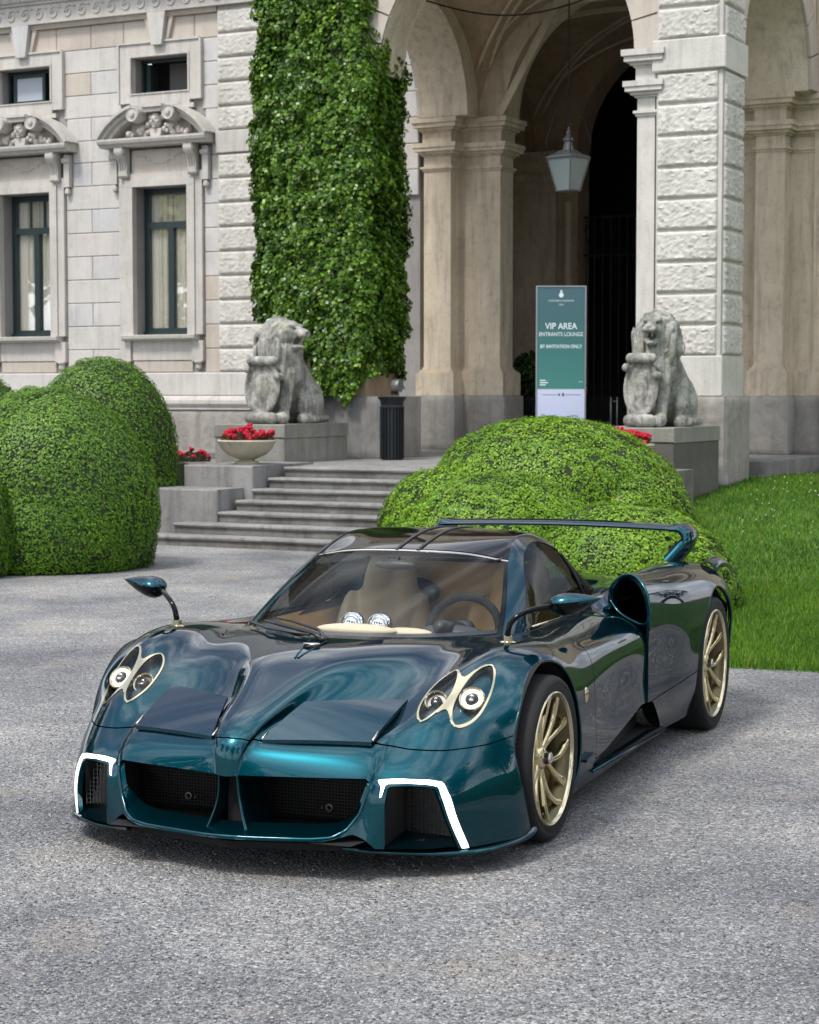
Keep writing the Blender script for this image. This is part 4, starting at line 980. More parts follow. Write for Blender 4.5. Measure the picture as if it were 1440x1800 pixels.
def text(s, size, x, z, m_, parent, name, y=-.0135, w=1.0, bold=0., rot=(R(90), 0, 0), align='CENTER'):
    cu = bpy.data.curves.new(name, 'FONT'); cu.body = s; cu.size = size; cu.align_x = align; cu.extrude = .0004; cu.offset = bold
    o = bpy.data.objects.new(name, cu); col.objects.link(o)
    dg = bpy.context.evaluated_depsgraph_get(); me = bpy.data.meshes.new_from_object(o.evaluated_get(dg)); bpy.data.objects.remove(o)
    me.materials.clear(); me.materials.append(m_); o = link(bpy.data.objects.new(name, me), parent); o.location = (x, y, z); o.rotation_euler = rot; o.scale = (w, 1, 1); return o
text('VIP AREA', .118, 0, 1.765, wt, ba, 'lettering', w=.88, bold=.0015); text('ENTRANTS LOUNGE', .074, 0, 1.672, wt, ba, 'lettering', w=.86, bold=.0006); text('BY INVITATION ONLY', .066, 0, 1.512, wt, ba, 'lettering', w=.84, bold=.0012)
text("CONCORSO D'ELEGANZA", .032, 0, 2.13, wt, ba, 'lettering', w=.9); text('2025', .03, 0, 2.08, wt, ba, 'lettering')
b = MB(); b.lathe([(.0, -.001), (.032, -.001), (.032, .001), (.0, .001)], (0, -.0145, 2.215), 14, 'y'); b.box(-.012, .012, -.0152, -.0135, 2.24, 2.28); b.build('emblem', wt, ba)
b = MB(); b.box(-.28, -.20, -.0145, -.0135, 1.075, 1.09); b.box(-.28, -.17, -.0145, -.0135, 1.045, 1.06); b.box(-.28, -.2, -.0145, -.0135, 1.015, 1.03); b.build('print_mark', wt, ba)
b = MB(); b.tube([(.24, -.0142, 1.05), (.26, -.0142, 1.08), (.28, -.0142, 1.05), (.285, -.0142, 1.07)], .003, 4); b.build('print_mark', wt, ba)
ink = mat('dark_print', (.06,.13,.22), .6); b = MB(); b.box(-.25, -.05, -.0145, -.0135, .888, .894); b.box(.06, .27, -.0145, -.0135, .888, .894)
b.box(-.035, -.012, -.0145, -.0135, .875, .91); b.box(.015, .045, -.0145, -.0135, .872, .915); b.build('print_mark', ink, ba)
# potted plant in the shade, rail
pp = empty('potted_plant', bw(-13.45, 31.2, .871), -YB); tag(pp, 'dark leafy shrub in a large black urn behind the inner pillar', 'potted plant')
MB().lathe([(.18, 0), (.2, .05), (.12, .1), (.14, .2), (.34, .5), (.40, .78), (.44, .80), (.42, .84), (.3, .84)], (0, 0, 0), 24).build('urn', blk, pp, 50)
r_ = np.random.default_rng(3); d = r_.normal(size=(2600, 3)); d /= np.linalg.norm(d, axis=1)[:, None]; P = d*np.array([.38, .38, .42])*(r_.random(2600)**.35)[:, None]+np.array([0, 0, 1.22])
V, F = leaf_quads(P, d, .085, .5, 1., r_); o = link(bpy.data.objects.new('foliage', fast_mesh('foliage', V, F, M['tree'])), pp); o['kind'] = 'stuff'
rl = empty('hand_rail', bw(-9.45, 24.6, .873), -YB); tag(rl, 'thin dark metal rail beside the right pier', 'railing')
b = MB(); [b.tube([(x, 0, 0), (x, 0, .86)], .012, 6) for x in (0, .09)]; b.tube([(0, 0, .80), (.09, 0, .80)], .012, 6); b.build('rail', blk, rl, True)
sp = empty('wall_spotlight', bw(-12.62, 24.2, 1.80), -YB); tag(sp, 'small round garden spotlight on the ledge of the ivy pier', 'spotlight')
b = MB(); b.lathe([(.0, 0), (.10, 0), (.12, .03), (.12, .16), (.0, .16)], (.12, -.05, .12), 16, 'x', caps=False); b.build('lamp_head', al, sp, 40); MB().box(.1, .2, -.1, 0, -.05, .02).build('bracket', blk, sp); sp.scale = (.75, .75, .75)

# ---------------------------------------------------------------- trees and hedge around the forecourt (outside the frame, mirrored in paint and glass)
def tree(x, y, h, rr, label, seed):
    r = np.random.default_rng(seed); e = empty('garden_tree', (x, y, 0)); tag(e, label, 'tree', 'trees around the forecourt')
    b = MB(); b.tube([(0, 0, -.1), (.1, .05, h*.3), (-.05, .1, h*.6), (0, 0, h*.85)], [.35, .27, .18, .06], 8)
    for k in range(7):
        a = k*.9; b.tube([(0, .05, h*(.3+.06*k)), (math.cos(a)*rr*.45, math.sin(a)*rr*.45, h*(.45+.06*k)), (math.cos(a)*rr*.8, math.sin(a)*rr*.8, h*(.52+.06*k))], [.11, .07, .02], 5)
    b.build('trunk', M['bark'], e, True)
    Ps = []; Ns = []
    for k in range(26):
        d = r.normal(size=3); d /= np.linalg.norm(d); c = np.array([0, 0, h*.62])+d*np.array([rr*.72, rr*.72, h*.28])*(.4+.6*r.random()); q = r.normal(size=(240, 3)); q /= np.linalg.norm(q, axis=1)[:, None]
        Ps.append(c+q*rr*.36*(.6+.4*r.random((240, 1)))); Ns.append(q)
    V, F = leaf_quads(np.vstack(Ps), np.vstack(Ns), .42, .6, .8, r)
    o = link(bpy.data.objects.new('crown', fast_mesh('crown', V, F, M['tree'])), e); o['kind'] = 'stuff'; return e
TR = [tree(12, -9, 12, 4.2, 'tall garden tree with a full crown, outside the frame', 1), tree(-8, -19, 14, 5, 'broad garden tree behind the viewer, outside the frame', 2)]
for k, (i, x, y, s, rz) in enumerate([(0, 17, 0, 1.1, 1), (1, 20, 9, .95, 2), (0, 3, -19, 1.2, 3), (1, -17, -9, 1.2, 4), (0, -19, 2, 1.1, 5), (1, 17, -12, 1.2, 6), (0, 22, 18, 1.1, 2.2), (1, -30, 26, 1.1, .5), (0, -7, -14, 1.15, 1.4)]):
    t = copy_tree(TR[i]); t.location = (x, y, 0); t.scale = (s, s, s); t.rotation_euler = (0, 0, rz)
    t['label'] = 'garden tree beyond the forecourt edge, outside the frame, number of crowns one'.replace(', number of crowns one', ' ' + ['right', 'far right', 'behind', 'left rear', 'left', 'right rear', 'right back', 'left back', 'rear'][k])
def hedge(x0, y0, x1, y1, h, w, seed):
    r = np.random.default_rng(seed); Ln = math.hypot(x1-x0, y1-y0); e = empty('clipped_hedge', (x0, y0, 0), math.atan2(y1-y0, x1-x0)); tag(e, 'long clipped green hedge along the right side of the forecourt, outside the frame', 'hedge')
    n = 26000; t = r.random(n)*Ln; s = r.random(n); P = np.zeros((n, 3)); Nn = np.zeros((n, 3)); P[:, 0] = t
    k = s < .6; P[k, 2] = s[k]/.6*h; P[k, 1] = w/2; Nn[k] = (0, 1, 0); k2 = ~k; P[k2, 2] = h; P[k2, 1] = (s[k2]-.6)/.4*w-w/2; Nn[k2] = (0, 0, 1)
    P += Nn*(.12*(vnoise(P[:, 0]*1.5+9, P[:, 1]+9, P[:, 2]*1.5+9)-.5)+.1*(r.random(n)-.5))[:, None]
    V, F = leaf_quads(P, Nn, .13, .6, .8, r); o = link(bpy.data.objects.new('foliage', fast_mesh('foliage', V, F, M['yew'])), e); o['kind'] = 'stuff'
    MB().box(0, Ln, -w/2, w/2-.06, 0, h-.08).build('twig_mass', M['under'], e)
hedge(9.2, -3.5, 9.8, 15, 1.75, 1.3, 9)

M['gold_leaf'] = leafm('yellow_green_leaves', [(0., (.20,.22,.03)), (.5, (.38,.40,.07)), (1., (.60,.58,.14))], .3)
for (x, y, s_, q) in ((-24, 14.5, .9, 'nearer'), (-33, 19, 1.05, 'farther')):
    t = copy_tree(TR[0]); t.location = (x, y, 0); t.scale = (s_, s_, s_*.85); t['label'] = 'yellow-green garden tree at far left, %s one, outside the frame, mirrored in the windows' % q
    for ch in t.children:
        if ch.name.startswith('crown'): ch.data = ch.data.copy(); ch.data.materials[0] = M['gold_leaf']

for k, (x, y, s_) in enumerate([(-20, 36, 1.1), (-27, 33, 1.2), (-34, 30, 1.1), (-41, 24, 1.3), (24, 33, 1.1), (31, 27, 1.2)]):
    t = copy_tree(TR[k % 2]); t.location = (x, y, 0); t.scale = (s_, s_, s_); t.rotation_euler = (0, 0, k*1.3)
    t['label'] = 'background tree, %s, in the belt behind the villa' % ['first from the left wing', 'second from the left wing', 'third from the left wing', 'last on the left', 'nearest on the right', 'last on the right'][k]
# ================================================================ THE CAR  (x forward, y to its left, z up; origin on the ground below the front axle)
YC = .3759
car = empty('sports_car', (-.3206, 8.0567, 0), math.atan2(-math.cos(YC), -math.sin(YC)))
tag(car, 'low dark teal sports coupe with black roof, tall rear wing and champagne wheels', 'car')

def paint(name, base, rough=.30, metal=.92, coat=.75):
    m = mat(name, base, rough, metal, .15); g = NG(m); g.b.inputs['Coat Weight'].default_value = coat; g.b.inputs['Coat Roughness'].default_value = .0; g.b.inputs['Coat IOR'].default_value = 1.5; g.b.inputs['Specular Tint'].default_value = (.10, .25, .30, 1)
    co = g.coord()
    fl = g.n('TexVoronoi'); fl.inputs['Scale'].default_value = 900; g.l(co, fl.inputs['Vector'])
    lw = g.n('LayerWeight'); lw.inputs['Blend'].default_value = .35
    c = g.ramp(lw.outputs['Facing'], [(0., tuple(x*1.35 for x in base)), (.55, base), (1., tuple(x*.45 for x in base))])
    sp = g.n('SeparateColor'); g.l(fl.outputs['Color'], sp.inputs[0]); c = g.mix(.35, c, g.ramp(sp.outputs[0], [(0., tuple(x*.5 for x in base)), (1., tuple(x*1.9 for x in base))]))
    g.l(c, g.b.inputs['Base Color']); return m
C = {}
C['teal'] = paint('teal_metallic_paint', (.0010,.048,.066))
m = paint('teal_carbon_weave', (.0016,.05,.08), .34, 1., .75); C_c = None; g = NG(m); co = g.coord()
ck = g.n('TexChecker'); ck.inputs['Scale'].default_value = 260; mp_ = g.n('Mapping'); mp_.inputs['Rotation'].default_value = (0, 0, R(45)); g.l(co, mp_.inputs['Vector']); g.l(mp_.outputs[0], ck.inputs['Vector'])
ck.inputs['Color1'].default_value = (.001,.038,.058,1); ck.inputs['Color2'].default_value = (.0015,.060,.092,1); g.l(ck.outputs[0], g.b.inputs['Base Color']); C['carbon'] = m; m.node_tree.nodes['Principled BSDF'].inputs['Coat IOR'].default_value = 1.55
C['black'] = mat('gloss_black_roof', (.003,.003,.004), .04, 0, .22)
C['satin'] = mat('satin_black', (.012,.012,.013), .45)
C['matt'] = mat('matt_black', (.006,.006,.006), .9)
C['gold'] = mat('champagne_metal', (.66,.56,.36), .2, 1.); C['bronze'] = mat('dark_bronze', (.13,.11,.06), .35, .9); C['goldl'] = mat('pale_gold_trim', (.62,.55,.38), .2, 1.)
C['silver'] = mat('polished_aluminium', (.58,.56,.52), .22, 1.)
C['rubber'] = mat('tyre_rubber', (.014,.014,.015), .72, spec=.3)
m = mat('led_white', (1,1,1), .4); g = NG(m); g.b.inputs['Emission Color'].default_value = (1,.99,.97,1); g.b.inputs['Emission Strength'].default_value = 1.5; C['led'] = m
m2 = mat('lamp_halo_white', (1,1,1), .3); g = NG(m2); g.b.inputs['Emission Color'].default_value = (1,.97,.9,1); g.b.inputs['Emission Strength'].default_value = .55; C['ledlamp'] = m2
C['tan'] = mat('tan_leather', (.75,.50,.24), .5); C['cream'] = mat('cream_leather', (.62,.49,.34), .5); C['dleather'] = mat('dark_leather', (.03,.032,.034), .5)
C['carpet'] = mat('dark_carpet', (.012,.013,.014), .95); C['disc'] = mat('brake_disc', (.16,.15,.14), .45, .8); C['caliper'] = mat('caliper_gold', (.30,.22,.07), .35, .6)
C['chrome'] = mat('chrome', (.85,.86,.88), .05, 1.)
def carglass(name, tint, lo, hi, blend=.25):
    m = mat(name); g = NG(m); t_ = g.n('BsdfTransparent'); t_.inputs[0].default_value = (*tint, 1); gl = g.n('BsdfGlossy'); gl.inputs['Roughness'].default_value = .005
    lw = g.n('LayerWeight'); lw.inputs['Blend'].default_value = blend; ms = g.n('MixShader'); g.l(g.ramp(lw.outputs['Facing'], [(0., lo), (.6, lo*1.6), (1., hi)]), ms.inputs[0])
    g.l(t_.outputs[0], ms.inputs[1]); g.l(gl.outputs[0], ms.inputs[2]); g.l(ms.outputs[0], g.t.nodes['Material Output'].inputs[0]); return m
C['wglass'] = carglass('windscreen_glass', (.90,.94,.94), .035, .8); C['sglass'] = carglass('side_glass', (.16,.18,.18), .04, .8); C['lens'] = carglass('headlight_lens', (.93,.95,.96), .025, .5)

# ---- spline surfaces
def spline(t, P, tq):
    """natural cubic spline through P (n, ...) at knots t"""
    n = len(t); h = np.diff(t); P = P.reshape(n, -1); A = np.zeros((n, n)); B = np.zeros_like(P); A[0, 0] = A[-1, -1] = 1
    for i in range(1, n-1):
        A[i, i-1] = h[i-1]; A[i, i] = 2*(h[i-1]+h[i]); A[i, i+1] = h[i]; B[i] = 6*((P[i+1]-P[i])/h[i]-(P[i]-P[i-1])/h[i-1])
    Mx = np.linalg.solve(A, B); k = np.clip(np.searchsorted(t, tq, 'right')-1, 0, n-2); hk = h[k][:, None]; a = (t[k+1]-tq)[:, None]; b = (tq-t[k])[:, None]
    return Mx[k]*a**3/(6*hk)+Mx[k+1]*b**3/(6*hk)+(P[k]/hk-Mx[k]*hk/6)*a+(P[k+1]/hk-Mx[k+1]*hk/6)*b
def knots(P, axis):   # average centripetal spacing
    d = np.linalg.norm(np.diff(P, axis=axis), axis=-1)**.7; d = d.mean(axis=1-axis); return np.concatenate([[0], np.cumsum(d)])
def surf(cage, ns, nl, sym=True, sm=2):
    C_ = np.array(cage, float)              # stations x lines x 3
    if sym: C_ = np.concatenate([C_[:, :0:-1]*np.array([1, -1, 1]), C_], 1)
    S_, Ln = C_.shape[:2]; ts, tl = knots(C_, 0), knots(C_, 1)
    qs = np.interp(np.linspace(0, S_-1, ns), np.arange(S_), ts); 
    G = spline(ts, C_, qs).reshape(ns, Ln, 3)
    full = 2*nl-1 if sym else nl
    ql = np.interp(np.linspace(0, Ln-1, full), np.arange(Ln), tl)
    G = spline(tl, G.transpose(1, 0, 2).reshape(Ln, -1), ql).reshape(full, ns, 3).transpose(1, 0, 2)
    for _ in range(sm[0] if isinstance(sm, tuple) else sm):                     # fair the surface along, then across
        H = G.copy(); H[1:-1] = .25*G[:-2]+.5*G[1:-1]+.25*G[2:]; G = H
    for _ in range(sm[1] if isinstance(sm, tuple) else sm):
        H = G.copy(); H[:, 1:-1] = .25*G[:, :-2]+.5*G[:, 1:-1]+.25*G[:, 2:]; G = H
    du = np.gradient(G, axis=0); dv = np.gradient(G, axis=1); N_ = np.cross(du, dv); N_ /= np.linalg.norm(N_, axis=-1)[..., None]+1e-12
    if sym: G, N_ = G[:, nl-1:], N_[:, nl-1:]; G[:, 0, 1] = 0
    return G, N_
def tri(G, N_, out=(0, 0, 1)):
    a, b = G.shape[:2]; V = G.reshape(-1, 3); N2 = N_.reshape(-1, 3); i, j = np.meshgrid(np.arange(a-1), np.arange(b-1), indexing='ij'); p = (i*b+j).ravel()
    F = np.concatenate([np.stack([p, p+1, p+b+1], 1), np.stack([p, p+b+1, p+b], 1)])
    return [V.copy(), N2.copy(), F]
def orient(m):
    V, N_, F = m
    if len(F) == 0: return m
    g_ = np.cross(V[F[:, 1]]-V[F[:, 0]], V[F[:, 2]]-V[F[:, 0]]); b_ = (g_*N_[F].sum(1)).sum(1) < 0; F = F.copy(); F[b_] = F[b_][:, ::-1]; return [V, N_, F]
def flipn(m): return [m[0], -m[1], m[2][:, ::-1]]
def cut(m, f):
    """split a triangle mesh along f(V) = 0; returns (inside f<0, outside f>0)"""
    V, N_, F = m
    if len(F) == 0: return [V, N_, F], [V, N_, F]
    v = f(V) if callable(f) else f; v = np.where(np.abs(v) < 1e-7, 1e-7, v); V = list(V); N_ = list(N_); new = {}; A = []; B = []
    s = v < 0; cnt = s[F].sum(1); A += F[cnt == 3].tolist(); B += F[cnt == 0].tolist()
    def mid(a, b):
        k = (a, b) if a < b else (b, a)
        if k not in new:
            t = v[a]/(v[a]-v[b]); new[k] = len(V); V.append(V[a]*(1-t)+V[b]*t); n = N_[a]*(1-t)+N_[b]*t; N_.append(n/(np.linalg.norm(n)+1e-12))
        return new[k]
    for f_ in F[(cnt == 1) | (cnt == 2)].tolist():
        one = sum(s[i] for i in f_) == 1
        for q in range(3):
            if s[f_[q]] == one: k = q
        a, b, c = f_[k], f_[(k+1) % 3], f_[(k+2) % 3]; ab, ac = mid(a, b), mid(a, c)
        (A if one else B).append([a, ab, ac]); (B if one else A).extend([[ab, b, c], [ab, c, ac]])
    V = np.array(V); N_ = np.array(N_)
    def pk(T):
        T = np.array(T, int).reshape(-1, 3)
        if len(T) == 0: return [np.zeros((0, 3)), np.zeros((0, 3)), T]
        # drop slivers
        ar = np.linalg.norm(np.cross(V[T[:, 1]]-V[T[:, 0]], V[T[:, 2]]-V[T[:, 0]]), axis=1); T = T[ar > 1e-10]
        u, inv = np.unique(T, return_inverse=True); return [V[u], N_[u], inv.reshape(-1, 3)]
    return pk(A), pk(B)
def gapcut(m, f, g_=.0022):
    v = f(m[0]) if callable(f) else f
    a, _ = cut(m, v+g_); _, b = cut(m, v-g_); return a, b
def bedges(m):
    V, N_, F = m; e = np.concatenate([F[:, [0, 1]], F[:, [1, 2]], F[:, [2, 0]]]); k = np.sort(e, 1); _, i, c = np.unique(k, axis=0, return_index=True, return_counts=True)
    e = e[i[c == 1]]; return e
def emit(name, m, material, parent, rim=.02, mirror=True, both=True, thick=0., lift=0., rimmat=None, label=None):
    """link the panel; both=True keeps left and right in one piece, otherwise two objects"""
    V, N_, F = orient(m)
    V = V+N_*lift; Vs = [V]; Ns = [N_]; Fs = [F]; off = len(V)
    if rim:
        e = bedges([V, N_, F]); e = e[~((np.abs(V[e[:, 0], 1]) < 1e-4) & (np.abs(V[e[:, 1], 1]) < 1e-4))]
        for a, b in [(e[:, 0], e[:, 1])]:
            P0, P1 = V[a], V[b]; Q0, Q1 = P0-N_[a]*rim, P1-N_[b]*rim; k = len(a); nn = np.cross(P1-P0, Q0-P0); nn /= np.linalg.norm(nn, axis=1)[:, None]+1e-12; nn = -nn
            Vs.append(np.concatenate([P0, P1, Q1, Q0])); Ns.append(np.concatenate([nn]*4)); i = np.arange(k)+off
            Fs.append(np.concatenate([np.stack([i, i+3*k, i+2*k], 1), np.stack([i, i+2*k, i+k], 1)])); off += 4*k
    V = np.concatenate(Vs); N2 = np.concatenate(Ns); F = np.concatenate(Fs)
    outs = []; my = np.array([1, -1, 1])
    if both: sets = [(np.concatenate([V, V*my]), np.concatenate([N2, N2*my]), np.concatenate([F, F[:, ::-1]+len(V)]))] if mirror else [(V, N2, F)]
    else: sets = [(V, N2, F), (V*my, N2*my, F[:, ::-1])]
    for (v_, n_, f_) in sets:
        me = fast_mesh(name, v_, f_, material, True)
        set_normals(me, n_)
        o = link(bpy.data.objects.new(name, me), parent if not isinstance(parent, (list, tuple)) else parent[len(outs)])
        if label: o['label'] = label
        outs.append(o)
    return outs
def sdpoly(P, a, b):
    """signed distance of points (a, b) to polygon P, negative inside"""
    P = np.array(P, float); d = np.full(len(a), 1e9); ins = np.zeros(len(a), bool); n = len(P)
    for i in range(n):
        p, q = P[i], P[(i+1) % n]; e = q-p; wx, wy = a-p[0], b-p[1]; t = np.clip((wx*e[0]+wy*e[1])/(e@e), 0, 1); d = np.minimum(d, np.hypot(wx-e[0]*t, wy-e[1]*t))
        c = ((p[1] > b) != (q[1] > b)); ins ^= c & (a < (q[0]-p[0])*(b-p[1])/((q[1]-p[1]) if q[1] != p[1] else 1e-9)+p[0])
    return np.where(ins, -d, d)
def chain(m, flag):
    """ordered boundary polyline(s) of points where flag(V) is true"""
    V, N_, F = m; e = bedges(m); fl = flag(V); e = e[fl[e[:, 0]] & fl[e[:, 1]]]; nb = {}
    for a, b in e.tolist(): nb.setdefault(a, []).append(b); nb.setdefault(b, []).append(a)
    res = []; seen = set()
    for s0 in sorted(nb, key=lambda k: len(nb[k])):
        if s0 in seen: continue
        p = [s0]; seen.add(s0)
        while True:
            nx = [k for k in nb[p[-1]] if k not in seen]
            if not nx: break
            p.append(nx[0]); seen.add(nx[0])
        if len(p) > 3: res.append((V[p], N_[p], p[0] in nb.get(p[-1], [])))
    return res
def rimpts(m, flag, angf):
    V = m[0]; e = np.unique(bedges(m)); e = e[flag(V)[e]]; P = V[e]; a = angf(P); o = np.argsort(a); P = P[o]
    keep = np.concatenate([[True], np.linalg.norm(np.diff(P, axis=0), axis=1) > 1e-3]); return P[keep]
def resample(P, n):
    d = np.concatenate([[0], np.cumsum(np.linalg.norm(np.diff(P, axis=0), axis=1))]); q = np.linspace(0, d[-1], n); return np.stack([np.interp(q, d, P[:, i]) for i in range(3)], 1)

# ---- front body cage: every row a station, every triple a character line (x, y, z)
FX = [
 [(-1.80,0,.80),(-1.80,.25,.79),(-1.80,.45,.77),(-1.80,.58,.75),(-1.80,.66,.735),(-1.80,.75,.71),(-1.80,.82,.67),(-1.80,.895,.60),(-1.80,.91,.44),(-1.80,.92,.24),(-1.80,.91,.12)],
 [(-1.50,0,.80),(-1.50,.25,.79),(-1.50,.45,.775),(-1.50,.58,.76),(-1.50,.67,.752),(-1.50,.765,.738),(-1.50,.855,.708),(-1.50,.925,.64),(-1.50,.926,.44),(-1.50,.935,.24),(-1.50,.92,.12)],
 [(-1.10,0,.80),(-1.10,.25,.79),(-1.10,.45,.775),(-1.10,.59,.76),(-1.10,.68,.752),(-1.10,.77,.740),(-1.10,.858,.712),(-1.10,.925,.64),(-1.10,.928,.44),(-1.10,.945,.24),(-1.10,.925,.12)],
 [(-.75,0,.80),(-.75,.25,.79),(-.75,.45,.775),(-.75,.60,.76),(-.75,.675,.754),(-.75,.765,.748),(-.75,.86,.720),(-.75,.932,.64),(-.75,.945,.44),(-.75,.953,.24),(-.75,.935,.12)],
 [(-.40,0,.80),(-.40,.25,.795),(-.40,.45,.78),(-.40,.58,.765),(-.40,.665,.764),(-.40,.765,.768),(-.40,.865,.742),(-.40,.940,.65),(-.40,.965,.44),(-.40,.965,.24),(-.40,.94,.12)],
 [(-.05,0,.79),(-.05,.22,.788),(-.05,.42,.778),(-.05,.55,.764),(-.05,.645,.772),(-.05,.755,.790),(-.05,.875,.766),(-.05,.956,.675),(-.05,.975,.42),(-.05,.970,.24),(-.05,.95,.12)],
 [(.25,0,.760),(.25,.21,.745),(.25,.34,.722),(.25,.49,.702),(.25,.605,.705),(.25,.725,.742),(.215,.872,.700),(.170,.955,.612),(.12,.975,.42),(.10,.970,.24),(.05,.955,.12)],
 [(.46,0,.706),(.46,.158,.694),(.46,.225,.636),(.44,.460,.604),(.455,.585,.626),(.435,.705,.640),(.358,.872,.602),(.278,.956,.522),(.20,.975,.36),(.16,.970,.22),(.12,.955,.12)],
 [(.70,0,.630),(.69,.115,.612),(.68,.150,.552),(.61,.475,.530),(.60,.572,.553),(.58,.705,.562),(.45,.865,.505),(.335,.950,.41),(.26,.975,.31),(.20,.970,.20),(.16,.955,.12)],
 [(.955,0,.522),(.925,.075,.508),(.900,.100,.488),(.770,.495,.482),(.722,.548,.478),(.685,.700,.466),(.540,.868,.410),(.400,.950,.34),(.31,.975,.26),(.24,.970,.18),(.20,.955,.12)],
 [(.990,0,.395),(.978,.045,.390),(.965,.080,.385),(.862,.500,.385),(.835,.550,.380),(.765,.720,.370),(.588,.872,.325),(.438,.952,.27),(.34,.975,.20),(.26,.970,.16),(.22,.955,.12)],
 [(1.01,0,.26),(1.005,.05,.26),(1.00,.10,.26),(.915,.450,.26),(.875,.520,.26),(.790,.730,.25),(.603,.876,.23),(.450,.953,.20),(.35,.975,.16),(.27,.970,.14),(.23,.955,.12)],
 [(1.045,0,.142),(1.042,.05,.142),(1.035,.10,.142),(.955,.430,.137),(.905,.500,.128),(.775,.720,.112),(.603,.872,.105),(.450,.952,.105),(.36,.974,.105),(.28,.970,.105),(.24,.955,.105)]]
G, N_ = surf(FX, 220, 170, True, (16, 5))
front = tri(G, N_)
if (front[1][:, 2].mean() < 0): front = flipn(front)
# ---- rear body cage
RX = [
 [(-1.74,0,.80),(-1.74,.30,.785),(-1.75,.52,.765),(-1.74,.712,.745),(-1.72,.712,.835),(-1.68,.800,.918),(-1.62,.900,.882),(-1.595,.942,.780),(-1.61,.935,.56),(-1.60,.937,.33),(-1.58,.92,.14)],
 [(-1.90,0,.82),(-1.90,.30,.805),(-1.90,.50,.788),(-1.90,.640,.800),(-1.88,.702,.868),(-1.86,.793,.914),(-1.85,.907,.875),(-1.84,.960,.758),(-1.85,.952,.55),(-1.85,.952,.33),(-1.85,.925,.14)],
 [(-2.10,0,.83),(-2.10,.30,.815),(-2.10,.48,.80),(-2.10,.610,.830),(-2.10,.695,.880),(-2.10,.785,.908),(-2.10,.920,.865),(-2.10,.985,.740),(-2.10,.980,.53),(-2.10,.975,.33),(-2.10,.94,.14)],
 [(-2.50,0,.82),(-2.50,.30,.81),(-2.50,.47,.80),(-2.50,.600,.835),(-2.50,.690,.880),(-2.50,.785,.902),(-2.50,.930,.858),(-2.50,1.005,.735),(-2.50,1.005,.53),(-2.50,.995,.33),(-2.50,.95,.14)],
 [(-2.85,0,.80),(-2.85,.30,.79),(-2.85,.47,.79),(-2.85,.600,.825),(-2.85,.690,.868),(-2.85,.790,.888),(-2.85,.940,.838),(-2.85,1.015,.710),(-2.85,1.015,.50),(-2.85,1.00,.32),(-2.85,.95,.15)],
 [(-3.20,0,.77),(-3.20,.30,.765),(-3.20,.47,.765),(-3.20,.600,.800),(-3.20,.690,.835),(-3.20,.790,.850),(-3.20,.925,.795),(-3.20,.995,.660),(-3.20,.990,.48),(-3.20,.975,.32),(-3.20,.93,.20)],
 [(-3.52,0,.73),(-3.52,.30,.73),(-3.52,.47,.73),(-3.50,.600,.755),(-3.50,.690,.775),(-3.50,.780,.785),(-3.46,.890,.725),(-3.42,.945,.600),(-3.42,.940,.45),(-3.42,.92,.34),(-3.44,.88,.27)]]
G, N_ = surf(RX, 120, 120, True, (8, 5))
rear = tri(G, N_)
if (rear[1][:, 2].mean() < 0): rear = flipn(rear)
# ---- openings
AF, AR = (.005, .335, .388), (-2.795, .356, .412)
arch = lambda a: (lambda V: np.where(V[:, 1] > .55, np.hypot(V[:, 0]-a[0], V[:, 2]-a[1])-a[2], 1.))
SIDE = [(-.60,.200),(-1.50,.322),(-1.66,.318),(-1.70,.30),(-1.86,.172),(-1.84,.160),(-.64,.178)]
side = lambda V: np.where(V[:, 1] > .80, sdpoly(SIDE, V[:, 0], V[:, 2]), 1.)
CABX = [.085, .06, 0, -.08, -.2, -.32, -.43, -.7, -1.9, -2.05]; CABY = [.0, .2, .32, .405, .50, .56, .60, .64, .60, .0]
CAB = list(zip(CABX, CABY))+[(-2.05, -.3), (.085, -.3)]
cab = lambda V: np.where(V[:, 2] > .6, sdpoly(CAB, V[:, 0], V[:, 1])+.02, 1.)
MOUTH = [(-.2,.372),(.0,.374),(.05,.378),(.510,.378),(.524,.366),(.522,.330),(.497,.250),(.460,.195),(.415,.170),(.34,.163),(0,.162),(-.2,.162)]
mouth = lambda V: np.where(V[:, 0] > .60, sdpoly(MOUTH, V[:, 1], V[:, 2]), 1.)
DRL = [(.548,.372),(.62,.3765),(.72,.371),(.766,.360),(.795,.30),(.842,.100),(.825,.092),(.778,.281),(.755,.346),(.72,.355),(.66,.361),(.579,.359),(.572,.305),(.563,.305),(.565,.350)]
VENT = [(.590,.350),(.66,.353),(.715,.348),(.747,.339),(.770,.278),(.812,.113),(.812,.06),(.57,.06),(.585,.135),(.582,.290)]
def chaikin(P, k=1):
    P = np.array(P, float)
    for _ in range(k): Q = np.roll(P, -1, 0); P = np.stack([.9*P+.1*Q, .1*P+.9*Q], 1).reshape(-1, 2)
    return P.tolist()
DRL, VENT = chaikin(DRL), chaikin(VENT)
drl = lambda V: np.where((V[:, 0] > .45) & (V[:, 1] > .4), sdpoly(DRL, V[:, 1], V[:, 2]), 1.)
vent = lambda V: np.where((V[:, 0] > .45) & (V[:, 1] > .4), sdpoly(VENT, V[:, 1], V[:, 2]), 1.)
def leaf(V, p, q, W):
    p, q = np.array(p), np.array(q); c = (p+q)/2; h = np.linalg.norm(q-p)/2; e = (q-p)/(2*h); x, y = V[:, 0]-c[0], V[:, 1]-c[1]; t = (x*e[0]+y*e[1])/h; d = np.abs(-x*e[1]+y*e[0])
    w = W*np.clip(1-np.abs(t)**2.3, 0, 1)**.75; return np.where(np.abs(t) < 1, (d-w)*(.62+.38*np.clip(1-np.abs(t)**4, 0, 1)), np.hypot(d, (np.abs(t)-1)*h))
